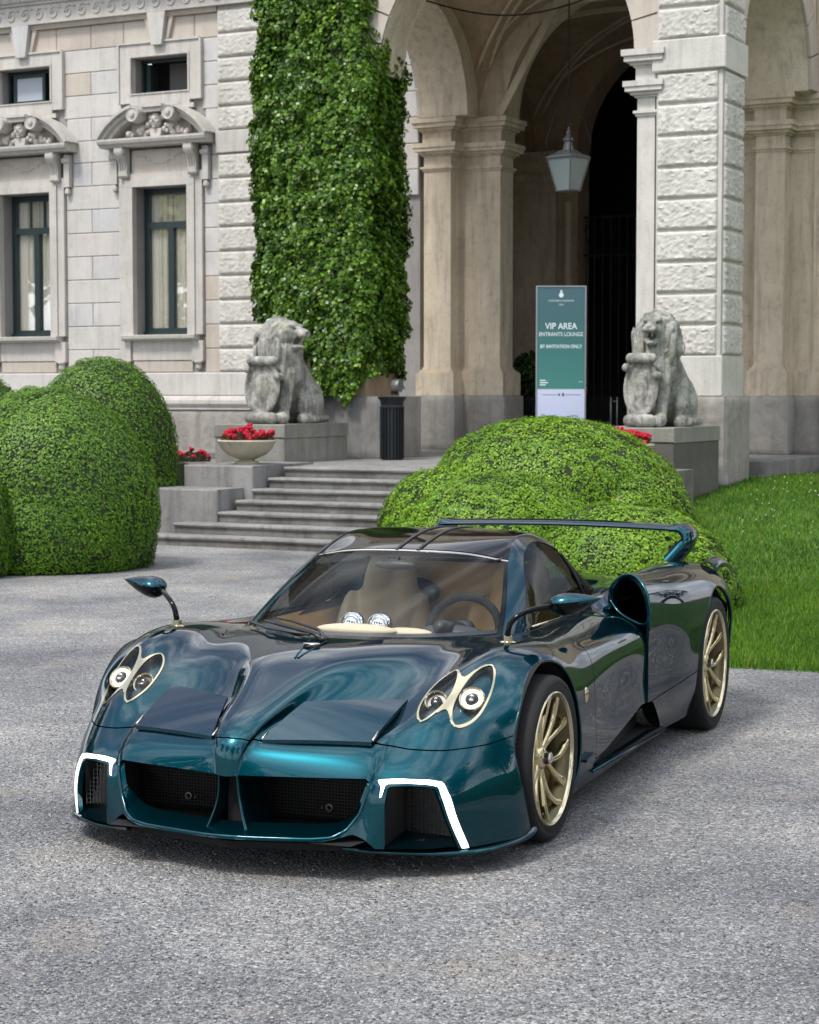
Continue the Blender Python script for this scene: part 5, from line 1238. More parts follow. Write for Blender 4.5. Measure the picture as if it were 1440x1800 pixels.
up = lambda V, f: np.where((V[:, 2] > .42) & (V[:, 0] > .1), f, 1.)
lin_ = lambda V: leaf(V, (.290, .653), (.604, .630), .046)
lout = lambda V: leaf(V, (.248, .787), (.566, .747), .047)
def lboth(V): return smin(lin_(V), lout(V), .066)
_, front = cut(front, arch(AF)); _, front = cut(front, cab); _, front = cut(front, side); _, front = cut(front, mouth)
UNDER = [(-.2,-.05),(-.2,.152),(.38,.154),(.44,.168),(.478,.180),(.515,.160),(.565,.112),(.60,-.05)]
_, front = cut(front, lambda V: np.where(V[:, 0] > .60, sdpoly(UNDER, V[:, 1], V[:, 2]), 1.))
front, ventp = cut(front, lambda V: -vent(V)); 
front, drlp = cut(front, lambda V: -drl(V))
_, rear = cut(rear, arch(AR)); _, rear = cut(rear, side); _, rear = cut(rear, cab)
# the intake front lip: cut nothing, the rear body starts there
_, base_f = cut(front, lambda V: up(V, lboth(V)-.0072)); headp, _ = cut(front, lambda V: up(V, lboth(V)-.0072))
# ---- panels
ZG = lambda V: V[:, 2]-np.interp(V[:, 1], [0, .05, .09, .50, .545, .62, .75, .86, .95, 1.1], [.513, .510, .497, .491, .480, .470, .463, .467, .492, .53])
bump_f = lambda V: np.where(V[:, 0] > .2, ZG(V), 1.)
bumper, rest = gapcut(base_f, bump_f)
doorf = lambda V: np.maximum(-(V[:, 0]+1.60), V[:, 0]+.640)
doorf2 = lambda V: np.maximum(doorf(V), -(V[:, 2]-.215+.06*(V[:, 0]+.64)))
door, clam = gapcut(rest, lambda V: np.where(V[:, 1] > .55, doorf2(V), 1.), .0028)
sillg = lambda V: np.where(V[:, 1] > .8, np.abs(V[:, 2]-(.318+(V[:, 0]+1.69)*(-.075)))-.0035 + 2*np.maximum(0, V[:, 0]+1.64), 1.)
rear_full = rear
skirt, rear = gapcut(rear, lambda V: np.where(V[:, 1] > .6, V[:, 2]-(.318+(V[:, 0]+1.69)*(-.075)) + 3*np.maximum(0, V[:, 0]+1.58), 1.), .0028)
for sk in (0,):
    sk_f, sk_r = cut(skirt, lambda V: -(V[:, 0]+2.8)); emit('side_skirt', sk_f, C['teal'], car, rim=.012, both=False); emit('rear_skirt', sk_r, C['teal'], car, rim=.012, both=False)
emit('front_bumper', bumper, C['teal'], car)
emit('front_clamshell', clam, C['teal'], car)
emit('door', door, C['teal'], car, both=False)
emit('rear_clamshell', rear, C['teal'], car, rim=.012)
# dark inner skin behind the panel gaps
inner = [front[0]-front[1]*.022, front[1], front[2]]; _, inner = cut(inner, lambda V: up(V, lboth(V)-.03)); inner, _ = cut(inner, lambda V: V[:, 0]-.55)
emit('inner_skin', inner, C['matt'], car, rim=0)
inner = [rear_full[0]-rear_full[1]*.02, rear_full[1], rear_full[2]]; emit('inner_skin', inner, C['matt'], car, rim=0)
# intake lip and duct
lipP = rimpts(rear, lambda V: (V[:, 0] > -1.76) & (V[:, 2] > .66) & (V[:, 1] > .66), lambda P: -np.mod(np.arctan2(P[:, 2]-.80, P[:, 1]-.83)+math.pi*.45, 2*math.pi))
if len(lipP):
    P = resample(lipP, 60)
    for s in (1, -1):
        b = MB(); b.tube((P*np.array([1, s, 1])).tolist(), .0075, 8); b.build('intake_lip', C['teal'], car, True)
        b = MB(); c0 = P.mean(0); rows = []
        for k in range(8):
            t = k/7; rows.append([((p[0]-.02-.45*t), (c0[1]+(p[1]-c0[1])*(.97-.25*t))*s, c0[2]+(p[2]-c0[2])*(.97-.25*t)) for p in P])
        b.grid(rows); b.add([(r[0]+.001, r[1], r[2]) for r in rows[-1]], [tuple(range(len(P)))]); b.build('intake_duct', C['satin'], car, True)
for s in (1, -1): MB().tube(spline(np.arange(6.), np.array([(-1.597, s*.943, .77), (-1.60, s*.936, .712), (-1.62, s*.902, .688), (-1.655, s*.842, .700), (-1.70, s*.765, .733), (-1.725, s*.712, .79)]), np.linspace(0, 5, 30)).tolist(), .0085, 8).build('intake_lip', C['teal'], car, True)
# ---- mouth: trim line, floor, keel fins, grilles
P = resample(rimpts(front, lambda V: (np.abs(mouth(V)) < 2e-4), lambda P: -np.arctan2(P[:, 2]-.27, P[:, 1]-.1)), 90)
lowP = P[P[:, 2] < .372]
both = np.concatenate([lowP, (lowP*np.array([1, -1, 1]))[::-1]]); both = both[np.concatenate([[True], np.linalg.norm(np.diff(both, axis=0), axis=1) > 1e-3])]
MB().tube((resample(both, 140)+np.array([.001, 0, 0])).tolist(), .0065, 8).build('mouth_trim', C['teal'], car, True)
topP = P[P[:, 2] >= .365]
both = both[both[:, 2] < .36]; dep = .012+.085*np.clip((.27-both[:, 2])/.10, 0, 1)
rows = []
for t in np.linspace(0, 1, 10):   # curved inner lip running back into the mouth
    rows.append(np.stack([both[:, 0]-dep*t-.004, both[:, 1]*(1-.03*t), both[:, 2]+(.015-.03*np.cos(both[:, 1]*2)*0)*t+.02*t*np.clip((.27-both[:, 2])/.1, 0, 1)], 1))
MB().grid(np.array(rows)).build('mouth_floor', C['teal'], car, True)
b = MB(); b.add([(.98, -.50, .150), (.98, .50, .150), (.60, .58, .15), (.60, -.58, .15)], [(0, 1, 2, 3)]); b.build('mouth_duct', C['matt'], car)
for s in (1, -1): MB().add([(.86, s*.50, .15), (.60, s*.56, .15), (.60, s*.56, .42), (.83, s*.53, .40)], [(0, 1, 2, 3)]).build('mouth_duct', C['matt'], car)
b = MB(); b.box(.50, .62, -.60, .60, .10, .47); b.build('radiator_cavity', C['matt'], car)
MB().add([(.97, -.52, .372), (.97, .52, .372), (.60, .52, .40), (.60, -.52, .40)], [(0, 1, 2, 3)]).build('mouth_ceiling', C['matt'], car) if False else None
for s in (1, -1):
    b = MB()
    for i in range(15): z = .19+i*.0125; b.box(.70, .704, min(s*.05, s*.50), max(s*.05, s*.50), z, z+.0022)
    for i in range(34): y = s*(.055+i*.0132); b.box(.7045, .7075, y-.0009, y+.0009, .185, .368)
    o = b.build('grille_mesh', C['satin'], car); o['kind'] = 'stuff'
    b = MB(); A = []
    for t in np.linspace(0, 1, 14):      # splayed keel fins below the nose
        y = s*(.036+.004*t+.050*t**2.2*math.sin(min(1, t*1.25)*math.pi*.5)); z = .385-.235*t; x = .975+.02*t-.015*math.sin(math.pi*t)
        A.append([(x-.22, y*.5, z), (x-.05, y*.8, z), (x-.006, y*.96, z), (x, y, z), (x-.006, y*1.06+s*.004, z), (x-.05, y*1.0+s*.004, z), (x-.22, y+s*.004, z)])
    b.grid(A); b.build('keel_fin', C['teal'], car, True)
    b = MB(); b.lathe([(.010, -.004), (.016, -.004), (.016, .004), (.010, .004)], (.715, s*.30, .225), 16, 'x', caps=False); b.ball((.715, s*.27, .222), .006, 8, 5); b.build('tow_ring', C['disc'], car, True)
b = MB(); b.box(.62, .90, -.034, .034, .15, .372); b.build('keel_core', C['matt'], car)
# ---- daytime lights, side vents
emit('running_light', drlp, C['led'], car, rim=.012, both=False, lift=.003, label='glowing white bracket-shaped running light')
for s in (1, -1):
    b = MB(); V = ventp[0]
    b.add([(.60, s*.52, .115), (.60, s*.83, .115), (.60, s*.80, .37), (.60, s*.55, .37)], [(0, 1, 2, 3)])
    b.add([(.86, s*.575, .122), (.60, s*.575, .122), (.60, s*.575, .36), (.80, s*.575, .36)], [(0, 1, 2, 3)]); b.build('vent_duct', C['satin'], car)
    b = MB(); b.add([(.90, s*.50, .125), (.79, s*.72, .118), (.62, s*.86, .112), (.55, s*.84, .14), (.58, s*.56, .15)], [(0, 1, 2, 3, 4)]); b.build('vent_floor', C['teal'], car)
    b = MB()
    for i in range(12): z = .145+i*.017; b.box(.640, .643, min(s*.60, s*.80), max(s*.60, s*.80), z, z+.002)
    for i in range(13): y = s*(.60+i*.0165); b.box(.6445, .6475, y-.0012, y+.0012, .14, .345)
    o = b.build('grille_mesh', C['satin'], car); o['kind'] = 'stuff'
    b = MB(); b.add([(.80, s*.56, .36), (.72, s*.76, .35), (.62, s*.82, .12), (.56, s*.80, .12), (.58, s*.74, .35), (.58, s*.56, .36)], [(0, 1, 4, 5), (1, 2, 3, 4)]); b.build('vent_duct', C['matt'], car)
# ---- splitters
for s in (1, -1):
    out_ = [(.912,.452),(.86,.500),(.805,.560),(.755,.66),(.700,.76),(.615,.862),(.50,.925),(.37,.960),(.28,.965)]
    inn = [(.86,.455),(.80,.50),(.74,.55),(.69,.64),(.63,.73),(.55,.81),(.45,.87),(.35,.90),(.26,.91)]
    zo = [.135,.118,.105,.098,.094,.092,.094,.102,.112]; A = []
    for (xo, yo), (xi, yi), z in zip(out_, inn, zo):
        dx_, dy_ = xo-xi, yo-yi; dl = math.hypot(dx_, dy_); xo += dx_/dl*.026; yo += dy_/dl*.026; z -= .006; A.append([(xi, s*yi, z-.006), (xo-.01, s*(yo-.004), z-.008), (xo, s*yo, z-.002), (xo+.001, s*(yo+.001), z+.004), (xo-.006, s*(yo-.004), z+.011), (xi+(xo-xi)*.5, s*(yi+yo)/2, z+.014), (xi, s*yi, z+.024)])
    A = spline(np.arange(9.), np.array(A), np.linspace(0, 8, 50)).reshape(50, 7, 3); MB().grid(A).build('splitter', C['teal'], car, True)
# ---- hood flaps
def quadpatch(c00, c01, c11, c10, nu=18, nv=10, bulge=.006):
    A = np.zeros((nu+1, nv+1, 3)); c00, c01, c11, c10 = map(np.array, (c00, c01, c11, c10))
    for i in range(nu+1):
        for j in range(nv+1):
            u, v = i/nu, j/nv; A[i, j] = (c00*(1-v)+c01*v)*(1-u)+(c10*(1-v)+c11*v)*u; A[i, j, 2] += bulge*(4*u*(1-u)+2*v*(1-v))
    return A
for s in (1, -1):
    f_ = lambda x, y, z: (x, s*y, z)
    A = quadpatch(f_(.893, .105, .5015), f_(.775, .498, .4985), f_(.452, .515, .612), f_(.640, .165, .611))
    B_ = A.copy(); B_[..., 2] -= .014; b = MB(); b.grid(A); b.grid(B_)
    n1, n2 = A.shape[:2]
    for e0, e1 in ((A[:, 0], B_[:, 0]), (A[:, -1], B_[:, -1]), (A[0], B_[0]), (A[-1], B_[-1])): b.grid(np.stack([e0, e1]))
    b.build('hood_flap', C['carbon'], car, 35)
    for c_ in ((.868, .103, .514), (.745, .500, .514)):
        MB().tube([(c_[0]+.022, s*c_[1], c_[2]-.012), (c_[0]-.03, s*c_[1], c_[2]+.012)], .0045, 6).build('flap_hinge', C['silver'], car, True)
# ---- headlights
hl = []
for s, nm in ((1, 'car left'), (-1, 'car right')):
    hl.append(empty('headlight', (0, 0, 0), 0, car))
bez, _ = cut(headp, lambda V: -np.minimum(lin_(V), lout(V))); lens, _ = cut(headp, lambda V: np.minimum(lin_(V), lout(V)))
emit('bezel', bez, C['goldl'], hl, rim=.02, both=False, lift=.004)
emit('lens', lens, C['lens'], hl, rim=0, both=False, lift=.0005)
bk = [lens[0]-lens[1]*.030, lens[1], lens[2]]; emit('bucket', bk, C['teal'], hl, rim=0, both=False)
wl = [lens[0].copy(), lens[1], lens[2]]; e = bedges(wl); P0, P1 = wl[0][e[:, 0]], wl[0][e[:, 1]]; n0, n1 = wl[1][e[:, 0]], wl[1][e[:, 1]]; k = len(e)
for hi_, s in enumerate((1, -1)):
    V = np.concatenate([P0, P1, P1-n1*.06, P0-n0*.06])*np.array([1, s, 1]); i = np.arange(k)
    o = link(bpy.data.objects.new('bucket_wall', fast_mesh('bucket_wall', V, np.stack([i, i+k, i+2*k, i+3*k], 1), C['satin'])), hl[hi_])
    for (lx, ly, lz, r0, lit) in ((.462, .637, .612, .038, False), (.418, .767, .622, .043, True)):
        ax = Vector((.80, s*.10, .59)).normalized(); q = Vector((1, 0, 0)).rotation_difference(ax)
        def put(mb, name, material, sm=35):
            me = mb.mesh(name, material, sm); me.transform(Matrix.Translation((lx, s*ly, lz)) @ q.to_matrix().to_4x4()); return link(bpy.data.objects.new(name, me), hl[hi_])
        put(MB().lathe([(r0*1.10, -.06), (r0*1.16, .0), (r0*1.22, .006), (r0*1.14, .011), (r0*1.02, .007), (r0*.98, -.01)], (0, 0, 0), 32, 'x', caps=False), 'lamp_ring', C['goldl'])
        put(MB().lathe([(.0, -.012), (r0*.98, -.010)], (0, 0, 0), 28, 'x', caps=False), 'reflector', C['disc'] if not lit else C['silver'])
        if lit: put(MB().lathe([(r0*.66, .004), (r0*.71, .009), (r0*.90, .009), (r0*.96, .003)], (0, 0, 0), 36, 'x', caps=False), 'lamp_halo', C['ledlamp'])
        b = MB(); b.ball((-.002, 0, 0), (.016, r0*.60, r0*.60), 24, 14); put(b, 'projector', C['satin'] if lit else C['black'], True)
        b = MB(); b.ball((.012, 0, r0*.2), (.006, r0*.22, r0*.12), 12, 8); b.ball((.012, 0, -r0*.2), (.006, r0*.22, r0*.12), 12, 8); put(b, 'led_chip', C['chrome'], True)
# ---- canopy: windscreen, roof, pillars, side glass
TX = [
 [(.095,0,.762),(.070,.20,.762),(-.065,.405,.756),(-.405,.604,.742),(-.630,.648,.735)],
 [(-.12,0,.848),(-.135,.195,.845),(-.245,.385,.838),(-.55,.572,.835),(-.700,.612,.835)],
 [(-.45,0,.965),(-.460,.180,.963),(-.530,.355,.954),(-.730,.520,.942),(-.840,.565,.945)],
 [(-.85,0,1.078),(-.855,.17,1.076),(-.870,.325,1.064),(-.905,.466,1.039),(-.985,.510,1.040)],
 [(-1.18,0,1.138),(-1.18,.17,1.137),(-1.18,.31,1.135),(-1.15,.425,1.124),(-1.20,.477,1.098)],
 [(-1.60,0,1.128),(-1.60,.16,1.122),(-1.59,.30,1.110),(-1.57,.420,1.088),(-1.58,.490,1.032)],
 [(-2.10,0,1.02),(-2.10,.14,1.00),(-2.05,.26,.965),(-1.97,.39,.935),(-1.94,.495,.880)],
 [(-2.80,0,.90),(-2.80,.10,.88),(-2.70,.20,.84),(-2.50,.32,.80),(-2.18,.50,.785)]]
ns, nl = 141, 81
G, N_ = surf(TX, ns, nl, True, (6, 3))
if N_[..., 2].mean() < 0: N_ = -N_; fl_ = True
else: fl_ = False
def sub(i0, i1, j0, j1):
    m = tri(G[i0:i1+1, j0:j1+1], N_[i0:i1+1, j0:j1+1]); return [m[0], m[1], m[2][:, ::-1]] if fl_ else m
si = lambda t: int(round(t*(ns-1)/7)); sj = lambda t: int(round(t*(nl-1)/4))
# 4 line intervals over nl columns
emit('windscreen', sub(0, si(2.94), 0, sj(2.90)), C['wglass'], car, rim=0)
emit('windscreen_seal', sub(si(2.94), si(3.0), 0, sj(3.0)), C['silver'], car, rim=.004, lift=.002)
emit('windscreen_seal', sub(0, si(2.94), sj(2.88), sj(3.0)), C['black'], car, rim=.006, lift=.001, both=False)
emit('windscreen_seal', sub(0, si(.30), 0, sj(2.9)), C['black'], car, rim=.0, lift=.0025)
emit('roof_panel', sub(si(3.0)+1, si(5.0), 0, sj(3.0)), C['black'], car)
emit('roof_pillar', sub(0, si(5.0), sj(3.0), sj(4.0)), C['teal'], car, rim=.02, both=False, lift=.004)
emit('engine_cover', sub(si(5.0), ns-1, 0, nl-1), C['teal'], car)
for s in (1, -1):   # twin spines on the roof
    P = np.array([G[i, sj(.30)] for i in range(si(3.02), si(5.2), 3)])*np.array([1, s, 1])+np.array([0, 0, .003]); MB().tube(P.tolist(), .011, 6, flat=.45).build('roof_spine', C['satin'], car, True)
# side glass between pillar curve and belt
edge = G[:si(6.1)+1, nl-1]; edge = resample(edge[edge[:, 2] > .0], 90)
side_A = []; sN = []
t_ = np.linspace(0, 1, 90)
botm = np.stack([-.64+(-2.12+.64)*t_, .655-.115*t_**1.5, .752+.026*t_], 1)
for j in range(25):
    q = j/24; side_A.append(edge*(1-q)+botm*q+np.array([0, 1, 0])*(.020*4*q*(1-q)*np.sin(np.pi*np.clip(t_, .05, .95))**.5)[:, None])
side_A = np.array(side_A); du = np.gradient(side_A, axis=0); dv = np.gradient(side_A, axis=1); nn = np.cross(du, dv); nn /= np.linalg.norm(nn, axis=-1)[..., None]+1e-12
sgm = tri(side_A, nn)
if sgm[1][:, 1].mean() < 0: sgm = flipn(sgm)
emit('side_window', sgm, C['sglass'], car, rim=0, both=False)
for s in (1, -1):
    MB().tube((botm*np.array([1, s, 1])+np.array([0, 0, -.003])).tolist(), .008, 6).build('window_seal', C['satin'], car, True)
    MB().tube((side_A[:, 66]*np.array([1, s, 1])).tolist(), .009, 6).build('window_divider', C['satin'], car, True)
    MB().tube([(-.67, s*.66, .775), (-1.05, s*.665, .772)], .006, 6).build('beltline_trim', C['goldl'], car, True)
# wipers, badge, hinge
b = MB(); b.tube([(.115, .0, .785), (.08, -.05, .80), (-.05, -.28, .815), (-.14, -.38, .815)], [.012, .009, .007, .005], 6); b.tube([(.115, .02, .785), (.075, -.03, .815), (-.02, -.20, .835), (-.10, -.32, .835)], [.008, .007, .005, .004], 6)
b.tube([(.10, -.06, .796), (.00, -.30, .80), (-.18, -.47, .805)], .006, 6); b.ball((.115, .01, .785), (.022, .022, .014), 10, 6); b.build('wiper', C['satin'], car, True)
b = MB(); b.lathe([(.0, .004), (.034, .003), (.038, 0)], (.212, 0, .776), 24, sx=.55, sy=1.); b.build('bonnet_badge', C['silver'], car, 40)
b = MB(); b.tube([(.145, -.04, .781), (.36, -.006, .737)], .004, 6); b.tube([(.145, .04, .781), (.36, .006, .737)], .004, 6); b.build('bonnet_spine', C['teal'], car, True)
# ---- wing
path = spline(np.arange(11.), np.array([(0,-.66,.872),(0,-.705,.93),(0,-.735,.99),(0,-.71,1.028),(0,-.60,1.040),(0,0,1.052),(0,.60,1.040),(0,.71,1.028),(0,.735,.99),(0,.705,.93),(0,.66,.872)], float), np.concatenate([np.linspace(0, 3.5, 40), np.linspace(3.55, 6.45, 40), np.linspace(6.5, 10, 40)]))
prof = [(-3.14,.0),(-3.16,.012),(-3.22,.021),(-3.30,.020),(-3.40,.011),(-3.50,.001),(-3.50,-.003),(-3.40,-.004),(-3.28,-.012),(-3.19,-.014),(-3.15,-.008)]
tg = np.gradient(path, axis=0); tg /= np.linalg.norm(tg, axis=1)[:, None]; A = []
for p, t in zip(path, tg):
    nrm = np.array([0, -t[2], t[1]]); hgt = max(0, (1.0-p[2])/.13); A.append([np.array([x*(1-0)+(-.0)+.0, 0, 0])+np.array([(.10*hgt if x > -3.3 else .06*hgt), p[1], p[2]])+nrm*h_*(1+1.3*min(1, hgt*1.3+max(0, (abs(p[1])-.64)/.07 if p[2] > 1.0 else 1.)*.5)) for x, h_ in prof])
A = np.array(A).transpose(1, 0, 2); MB().grid(A, close_u=True).build('rear_wing', C['teal'], car, 60)
for s in (1, -1):
    A = []
    for t in np.linspace(0, 1, 14):
        x = -2.98-.44*t; z = .865+.035*math.sin(t*math.pi*.8)-.085*t*t; w = .055*(1-.3*t); A.append([(x, s*(.855-.0), z-.025), (x, s*(.87), z+.004), (x, s*(.90), z+.017), (x, s*(.93), z+.008), (x, s*(.955), z-.012), (x, s*(.95), z-.035)])
    MB().grid(A).build('rear_winglet', C['teal'], car, True)
    b = MB(); b.add([(-3.42, 0, .28), (-3.42, s*.92, .28), (-3.42, s*.92, .60), (-3.46, s*.78, .76), (-3.50, 0, .72)], [(0, 1, 2, 3, 4)]); b.build('tail_panel', C['satin'], car)
# ---- mirrors
for s in (1, -1):
    mr = empty('door_mirror', (-.045, s*.755, .79), 0, car)
    sp_ = spline(np.arange(6.), np.array([(0,0,.0),(.005,s*.003,.04),(.0,s*.02,.085),(-.03,s*.065,.118),(-.085,s*.12,.132),(-.13,s*.17,.136)], float), np.linspace(0, 5, 30))
    MB().tube(sp_.tolist(), np.interp(np.linspace(0, 1, 30), [0, .6, 1], [.013, .011, .015]), 10).build('stalk', C['teal'] if False else C['black'], mr, True)
    b = MB(); b.lathe([(.019, 0), (.019, .028), (.014, .030)], (0, 0, -.006), 16); b.lathe([(.030, -.008), (.030, -.003), (.02, .002)], (0, 0, 0), 20, sx=.8, sy=1.2); b.build('stalk_foot', C['goldl'], mr, 40)
    A = []; n = 26
    for i in range(n+1):       # teardrop pod, pointed outboard
        t = i/n; y = .135+.215*t; hw = .001+.072*math.sin(math.pi*min(1, (t*1.02)**.62))**.8*(1-.25*t) if 0 < t < 1 else .001
        row = []
        for k in range(20):
            a = 2*math.pi*k/20; ca, sa = math.cos(a), math.sin(a); hz = (.040 if sa > 0 else .062)*hw/.072
            row.append((-.135+ca*hw*1.0-.02*t, s*y, .150+.012*t+sa*hz+.012*t*t))
        A.append(row)
    A = np.array(A); A = np.concatenate([A, A[:, :1]], 1)
    o = MB().grid(A).build('pod', [C['teal'], C['black']], mr, True)
    for f__ in o.data.polygons:
        if f__.center[2] < .150+.02*abs(f__.center[1]): f__.material_index = 1
    cx = A[8:22].mean((0, 1)); 
    b = MB(); pl = [(-.196, s*(.185+.045+.055*math.cos(a)), .150+.024*math.sin(a)) for a in np.linspace(0, 2*math.pi, 25)[:-1]]; b.add(pl, [tuple(range(24))]); b.build('mirror_glass', C['chrome'], mr)
# ---- wheels
def wheel(x, s, yo, rt, rr, w, zc):
    wh = empty('wheel', (x, s*yo, zc), 0, car)
    f_ = lambda pr: [(r, -s*d) for r, d in pr]       # d = depth measured inboard from the outer face
    MB().lathe(f_([(rr-.006, .010), (rr+.004, .003), (rr+.014, .0015), (rr+.016, .004), (rt-.030, -.006), (rt-.016, -.002), (rt-.006, .012), (rt-.001, .028), (rt, .05), (rt, w-.05), (rt-.004, w-.02), (rt-.02, w), (rr, w)]), (0, 0, 0), 72, 'y', caps=False).build('tyre', C['rubber'], wh, True)
    b = MB()
    for dd in (.062, .095, .14, .185): b.lathe(f_([(rt+.0006, dd), (rt+.0006, dd+.008)]), (0, 0, 0), 72, 'y', caps=False)
    b.build('tread_groove', C['matt'], wh)
    MB().lathe(f_([(rr+.003, .006), (rr+.001, .000), (rr-.004, -.002), (rr-.007, .001), (rr-.009, .008), (rr-.011, .012)]), (0, 0, 0), 72, 'y', caps=False).build('rim_lip', C['goldl'], wh, 50)
    MB().lathe(f_([(rr-.011, .012), (rr-.020, .024), (rr-.030, .040), (rr-.036, .07), (rr-.045, w*.55), (rr-.02, w-.02), (rr, w-.01)]), (0, 0, 0), 72, 'y', caps=False).build('rim', C['bronze'], wh, 50)
    MB().lathe(f_([(.0, w*.50), (rr-.05, w*.50)]), (0, 0, 0), 40, 'y', caps=False).build('hub_backing', C['matt'], wh)
    MB().lathe(f_([(.09, .105), (.19, .105), (.19, .13)]), (0, 0, 0), 48, 'y', caps=False).build('brake_disc', C['disc'], wh, 40)
    b = MB(); A = []
    for a in np.linspace(R(205), R(255), 8): A.append([(r_*math.cos(a), -s*d, r_*math.sin(a)) for r_, d in ((.10, .075), (.205, .075), (.215, .09), (.205, .14))])
    b.grid(A); b.build('brake_caliper', C['caliper'], wh, 40)
    NS = 6
    for k in range(NS):
        for q in (-1, 1):
            th = 2*math.pi*k/NS+R(14); m = 16; A = []
            for i in range(m+1):
                t = i/m; r = .030+(rr-.016-.030)*t; an = th+q*(R(3)+R(15.5)*t**1.25)+R(9)*math.sin(math.pi*t)*.8
                d = .052-.036*t**1.4-.020*math.sin(math.pi*t)*0; wd = .0150-.0040*math.sin(math.pi*min(t*1.1, 1))+.006*t**6; dp = .024-.008*t
                c = np.array([r*math.cos(an), 0, r*math.sin(an)]); tn = np.array([-math.sin(an), 0, math.cos(an)])
                ring = []
                for (aa, bb) in ((-1, 1), (-1, .25), (-.55, 0), (.55, 0), (1, .25), (1, 1)): ring.append(c+tn*aa*wd+np.array([0, -s*(d+bb*dp), 0]))
                A.append(ring)
            MB().grid(A).build('spoke', C['gold'], wh, 50)
    b = MB(); b.lathe(f_([(.055, .10), (.050, .055), (.040, .042), (.026, .040)]), (0, 0, 0), 32, 'y'); b.build('hub', C['gold'], wh, 50)
    b = MB(); b.lathe(f_([(.026, .045), (.026, .018), (.021, .012), (.0, .012)]), (0, 0, 0), 6, 'y', caps=False); b.build('centre_nut', C['silver'], wh)
    b = MB(); a = R(-70); b.tube([((rr-.03)*math.cos(a), -s*.05, (rr-.03)*math.sin(a)), ((rr-.045)*math.cos(a), -s*.022, (rr-.045)*math.sin(a))], .004, 6); b.build('valve', C['silver'], wh)
    for k in range(20):
        pass
    return wh
for s in (1, -1):
    wheel(0, s, .968, .334, .268, .265, .333); wheel(-2.795, s, .995, .356, .286, .335, .355)
    for (a, y0, y1) in ((AF, .58, .93), (AR, .60, .96)):
        b = MB(); n = 30; A = []
        for i in range(n+1):
            t = R(-18)+R(216)*i/n; A.append([(a[0]+(a[2]+.004)*math.cos(t), s*y, a[1]+(a[2]+.004)*math.sin(t)) for y in (y1, y0)])
        b.grid(A); b.add([A[i][1] for i in range(n+1)], [tuple(range(n+1))]); b.build('wheel_well', C['matt'], car)
# arch lips follow the cut edge
for m_, a in ((front, AF), (rear, AR)):
    P = rimpts(m_, lambda V: np.abs(np.hypot(V[:, 0]-a[0], V[:, 2]-a[1])-a[2]) < 3e-4, lambda P: np.mod(np.arctan2(P[:, 2]-a[1], P[:, 0]-a[0])+math.pi/2, 2*math.pi))
    if len(P):
        P = resample(P[P[:, 1] > .8], 60)
        for s in (1, -1): MB().tube(((P+np.array([0, -.004, 0]))*np.array([1, s, 1])).tolist(), .006, 6).build('arch_lip', C['teal'], car, True)
# ---- side recess, sills, underbody, vents
for s in (1, -1):
    b = MB(); b.add([(-.58, s*.93, .16), (-1.9, s*.80, .15), (-1.9, s*.80, .34), (-.58, s*.93, .24)], [(0, 1, 2, 3)]); b.add([(-.58, s*.95, .165), (-1.9, s*.95, .155), (-1.9, s*.78, .155), (-.58, s*.90, .165)], [(0, 1, 2, 3)])
    b.build('side_recess', C['matt'], car)
    P = [(-.60, s*.955, .171), (-1.2, s*.955, .160), (-1.84, s*.962, .153)]; MB().tube(P, .006, 6).build('sill_blade', C['teal'], car, True)
    b = MB(); b.prism([(-.405, .245), (-.52, .262), (-.52, .268), (-.405, .256)], min(s*.955, s*.985), max(s*.955, s*.985)); b.build('vent_fin', C['teal'], car)
    b = MB(); b.lathe([(.0, .012), (.014, .010), (.022, .004), (.024, 0)], (0, 0, 0), 20, 'y', caps=False, sx=1., sy=1.5); me = b.mesh('side_repeater', C['goldl'], 40); me.transform(Matrix.Translation((-.485, .955, .517)))
    if s < 0: me.transform(Matrix.Scale(-1, 4, (0, 1, 0)))
    link(bpy.data.objects.new('side_repeater', me), car)
    b = MB(); b.add([(-.40, s*.90, .15), (-.62, s*.90, .15), (-.62, s*.90, .62), (-.40, s*.90, .62)], [(0, 1, 2, 3)]); b.build('vent_backing', C['matt'], car)
b = MB(); b.prism([(.98, 0), (.88, .42), (.70, .68), (.45, .62), (-.5, .62), (-.6, .90), (-1.9, .90), (-2.3, .62), (-3.4, .62), (-3.4, -.62), (-2.3, -.62), (-1.9, -.90), (-.6, -.90), (-.5, -.62), (.45, -.62), (.70, -.68), (.88, -.42)], .105, .13, 'z'); b.build('underbody', C['matt'], car)
MB().box(-3.3, -2.05, -.60, .60, .135, .70).build('engine_bay', C['matt'], car); MB().box(.10, .49, -.55, .55, .135, .50).build('front_bay', C['matt'], car)
# ---- cabin
b = MB(); b.box(-1.95, .02, -.60, .60, .135, .16); b.add([(.06, -.62, .16), (.06, .62, .16), (.06, .60, .74), (.06, -.60, .74)], [(0, 1, 2, 3)]); b.add([(-1.62, -.62, .16), (-1.62, .60, .16), (-1.78, .38, .93), (-1.78, -.38, .93)], [(0, 1, 2, 3)])
for s in (1, -1): b.add([(.06, s*.62, .16), (-1.9, s*.62, .16), (-1.9, s*.60, .77), (-.45, s*.62, .75), (.0, s*.45, .745)], [(0, 1, 2, 3, 4)])
b.build('cabin_tub', C['carpet'], car)
A = []      # dashboard top sweeping under the screen
for i in range(31):
    y = -.56+1.12*i/30; k = 1-(y/.6)**2; xf = .04*k-.40*(1-k); A.append([(xf, y, .735), (xf-.10, y, .765-.01*abs(y)), (xf-.24, y, .770), (xf-.33, y, .745), (xf-.36, y, .66), (xf-.34, y, .50)])
MB().grid(A).build('dashboard', C['dleather'], car, True)
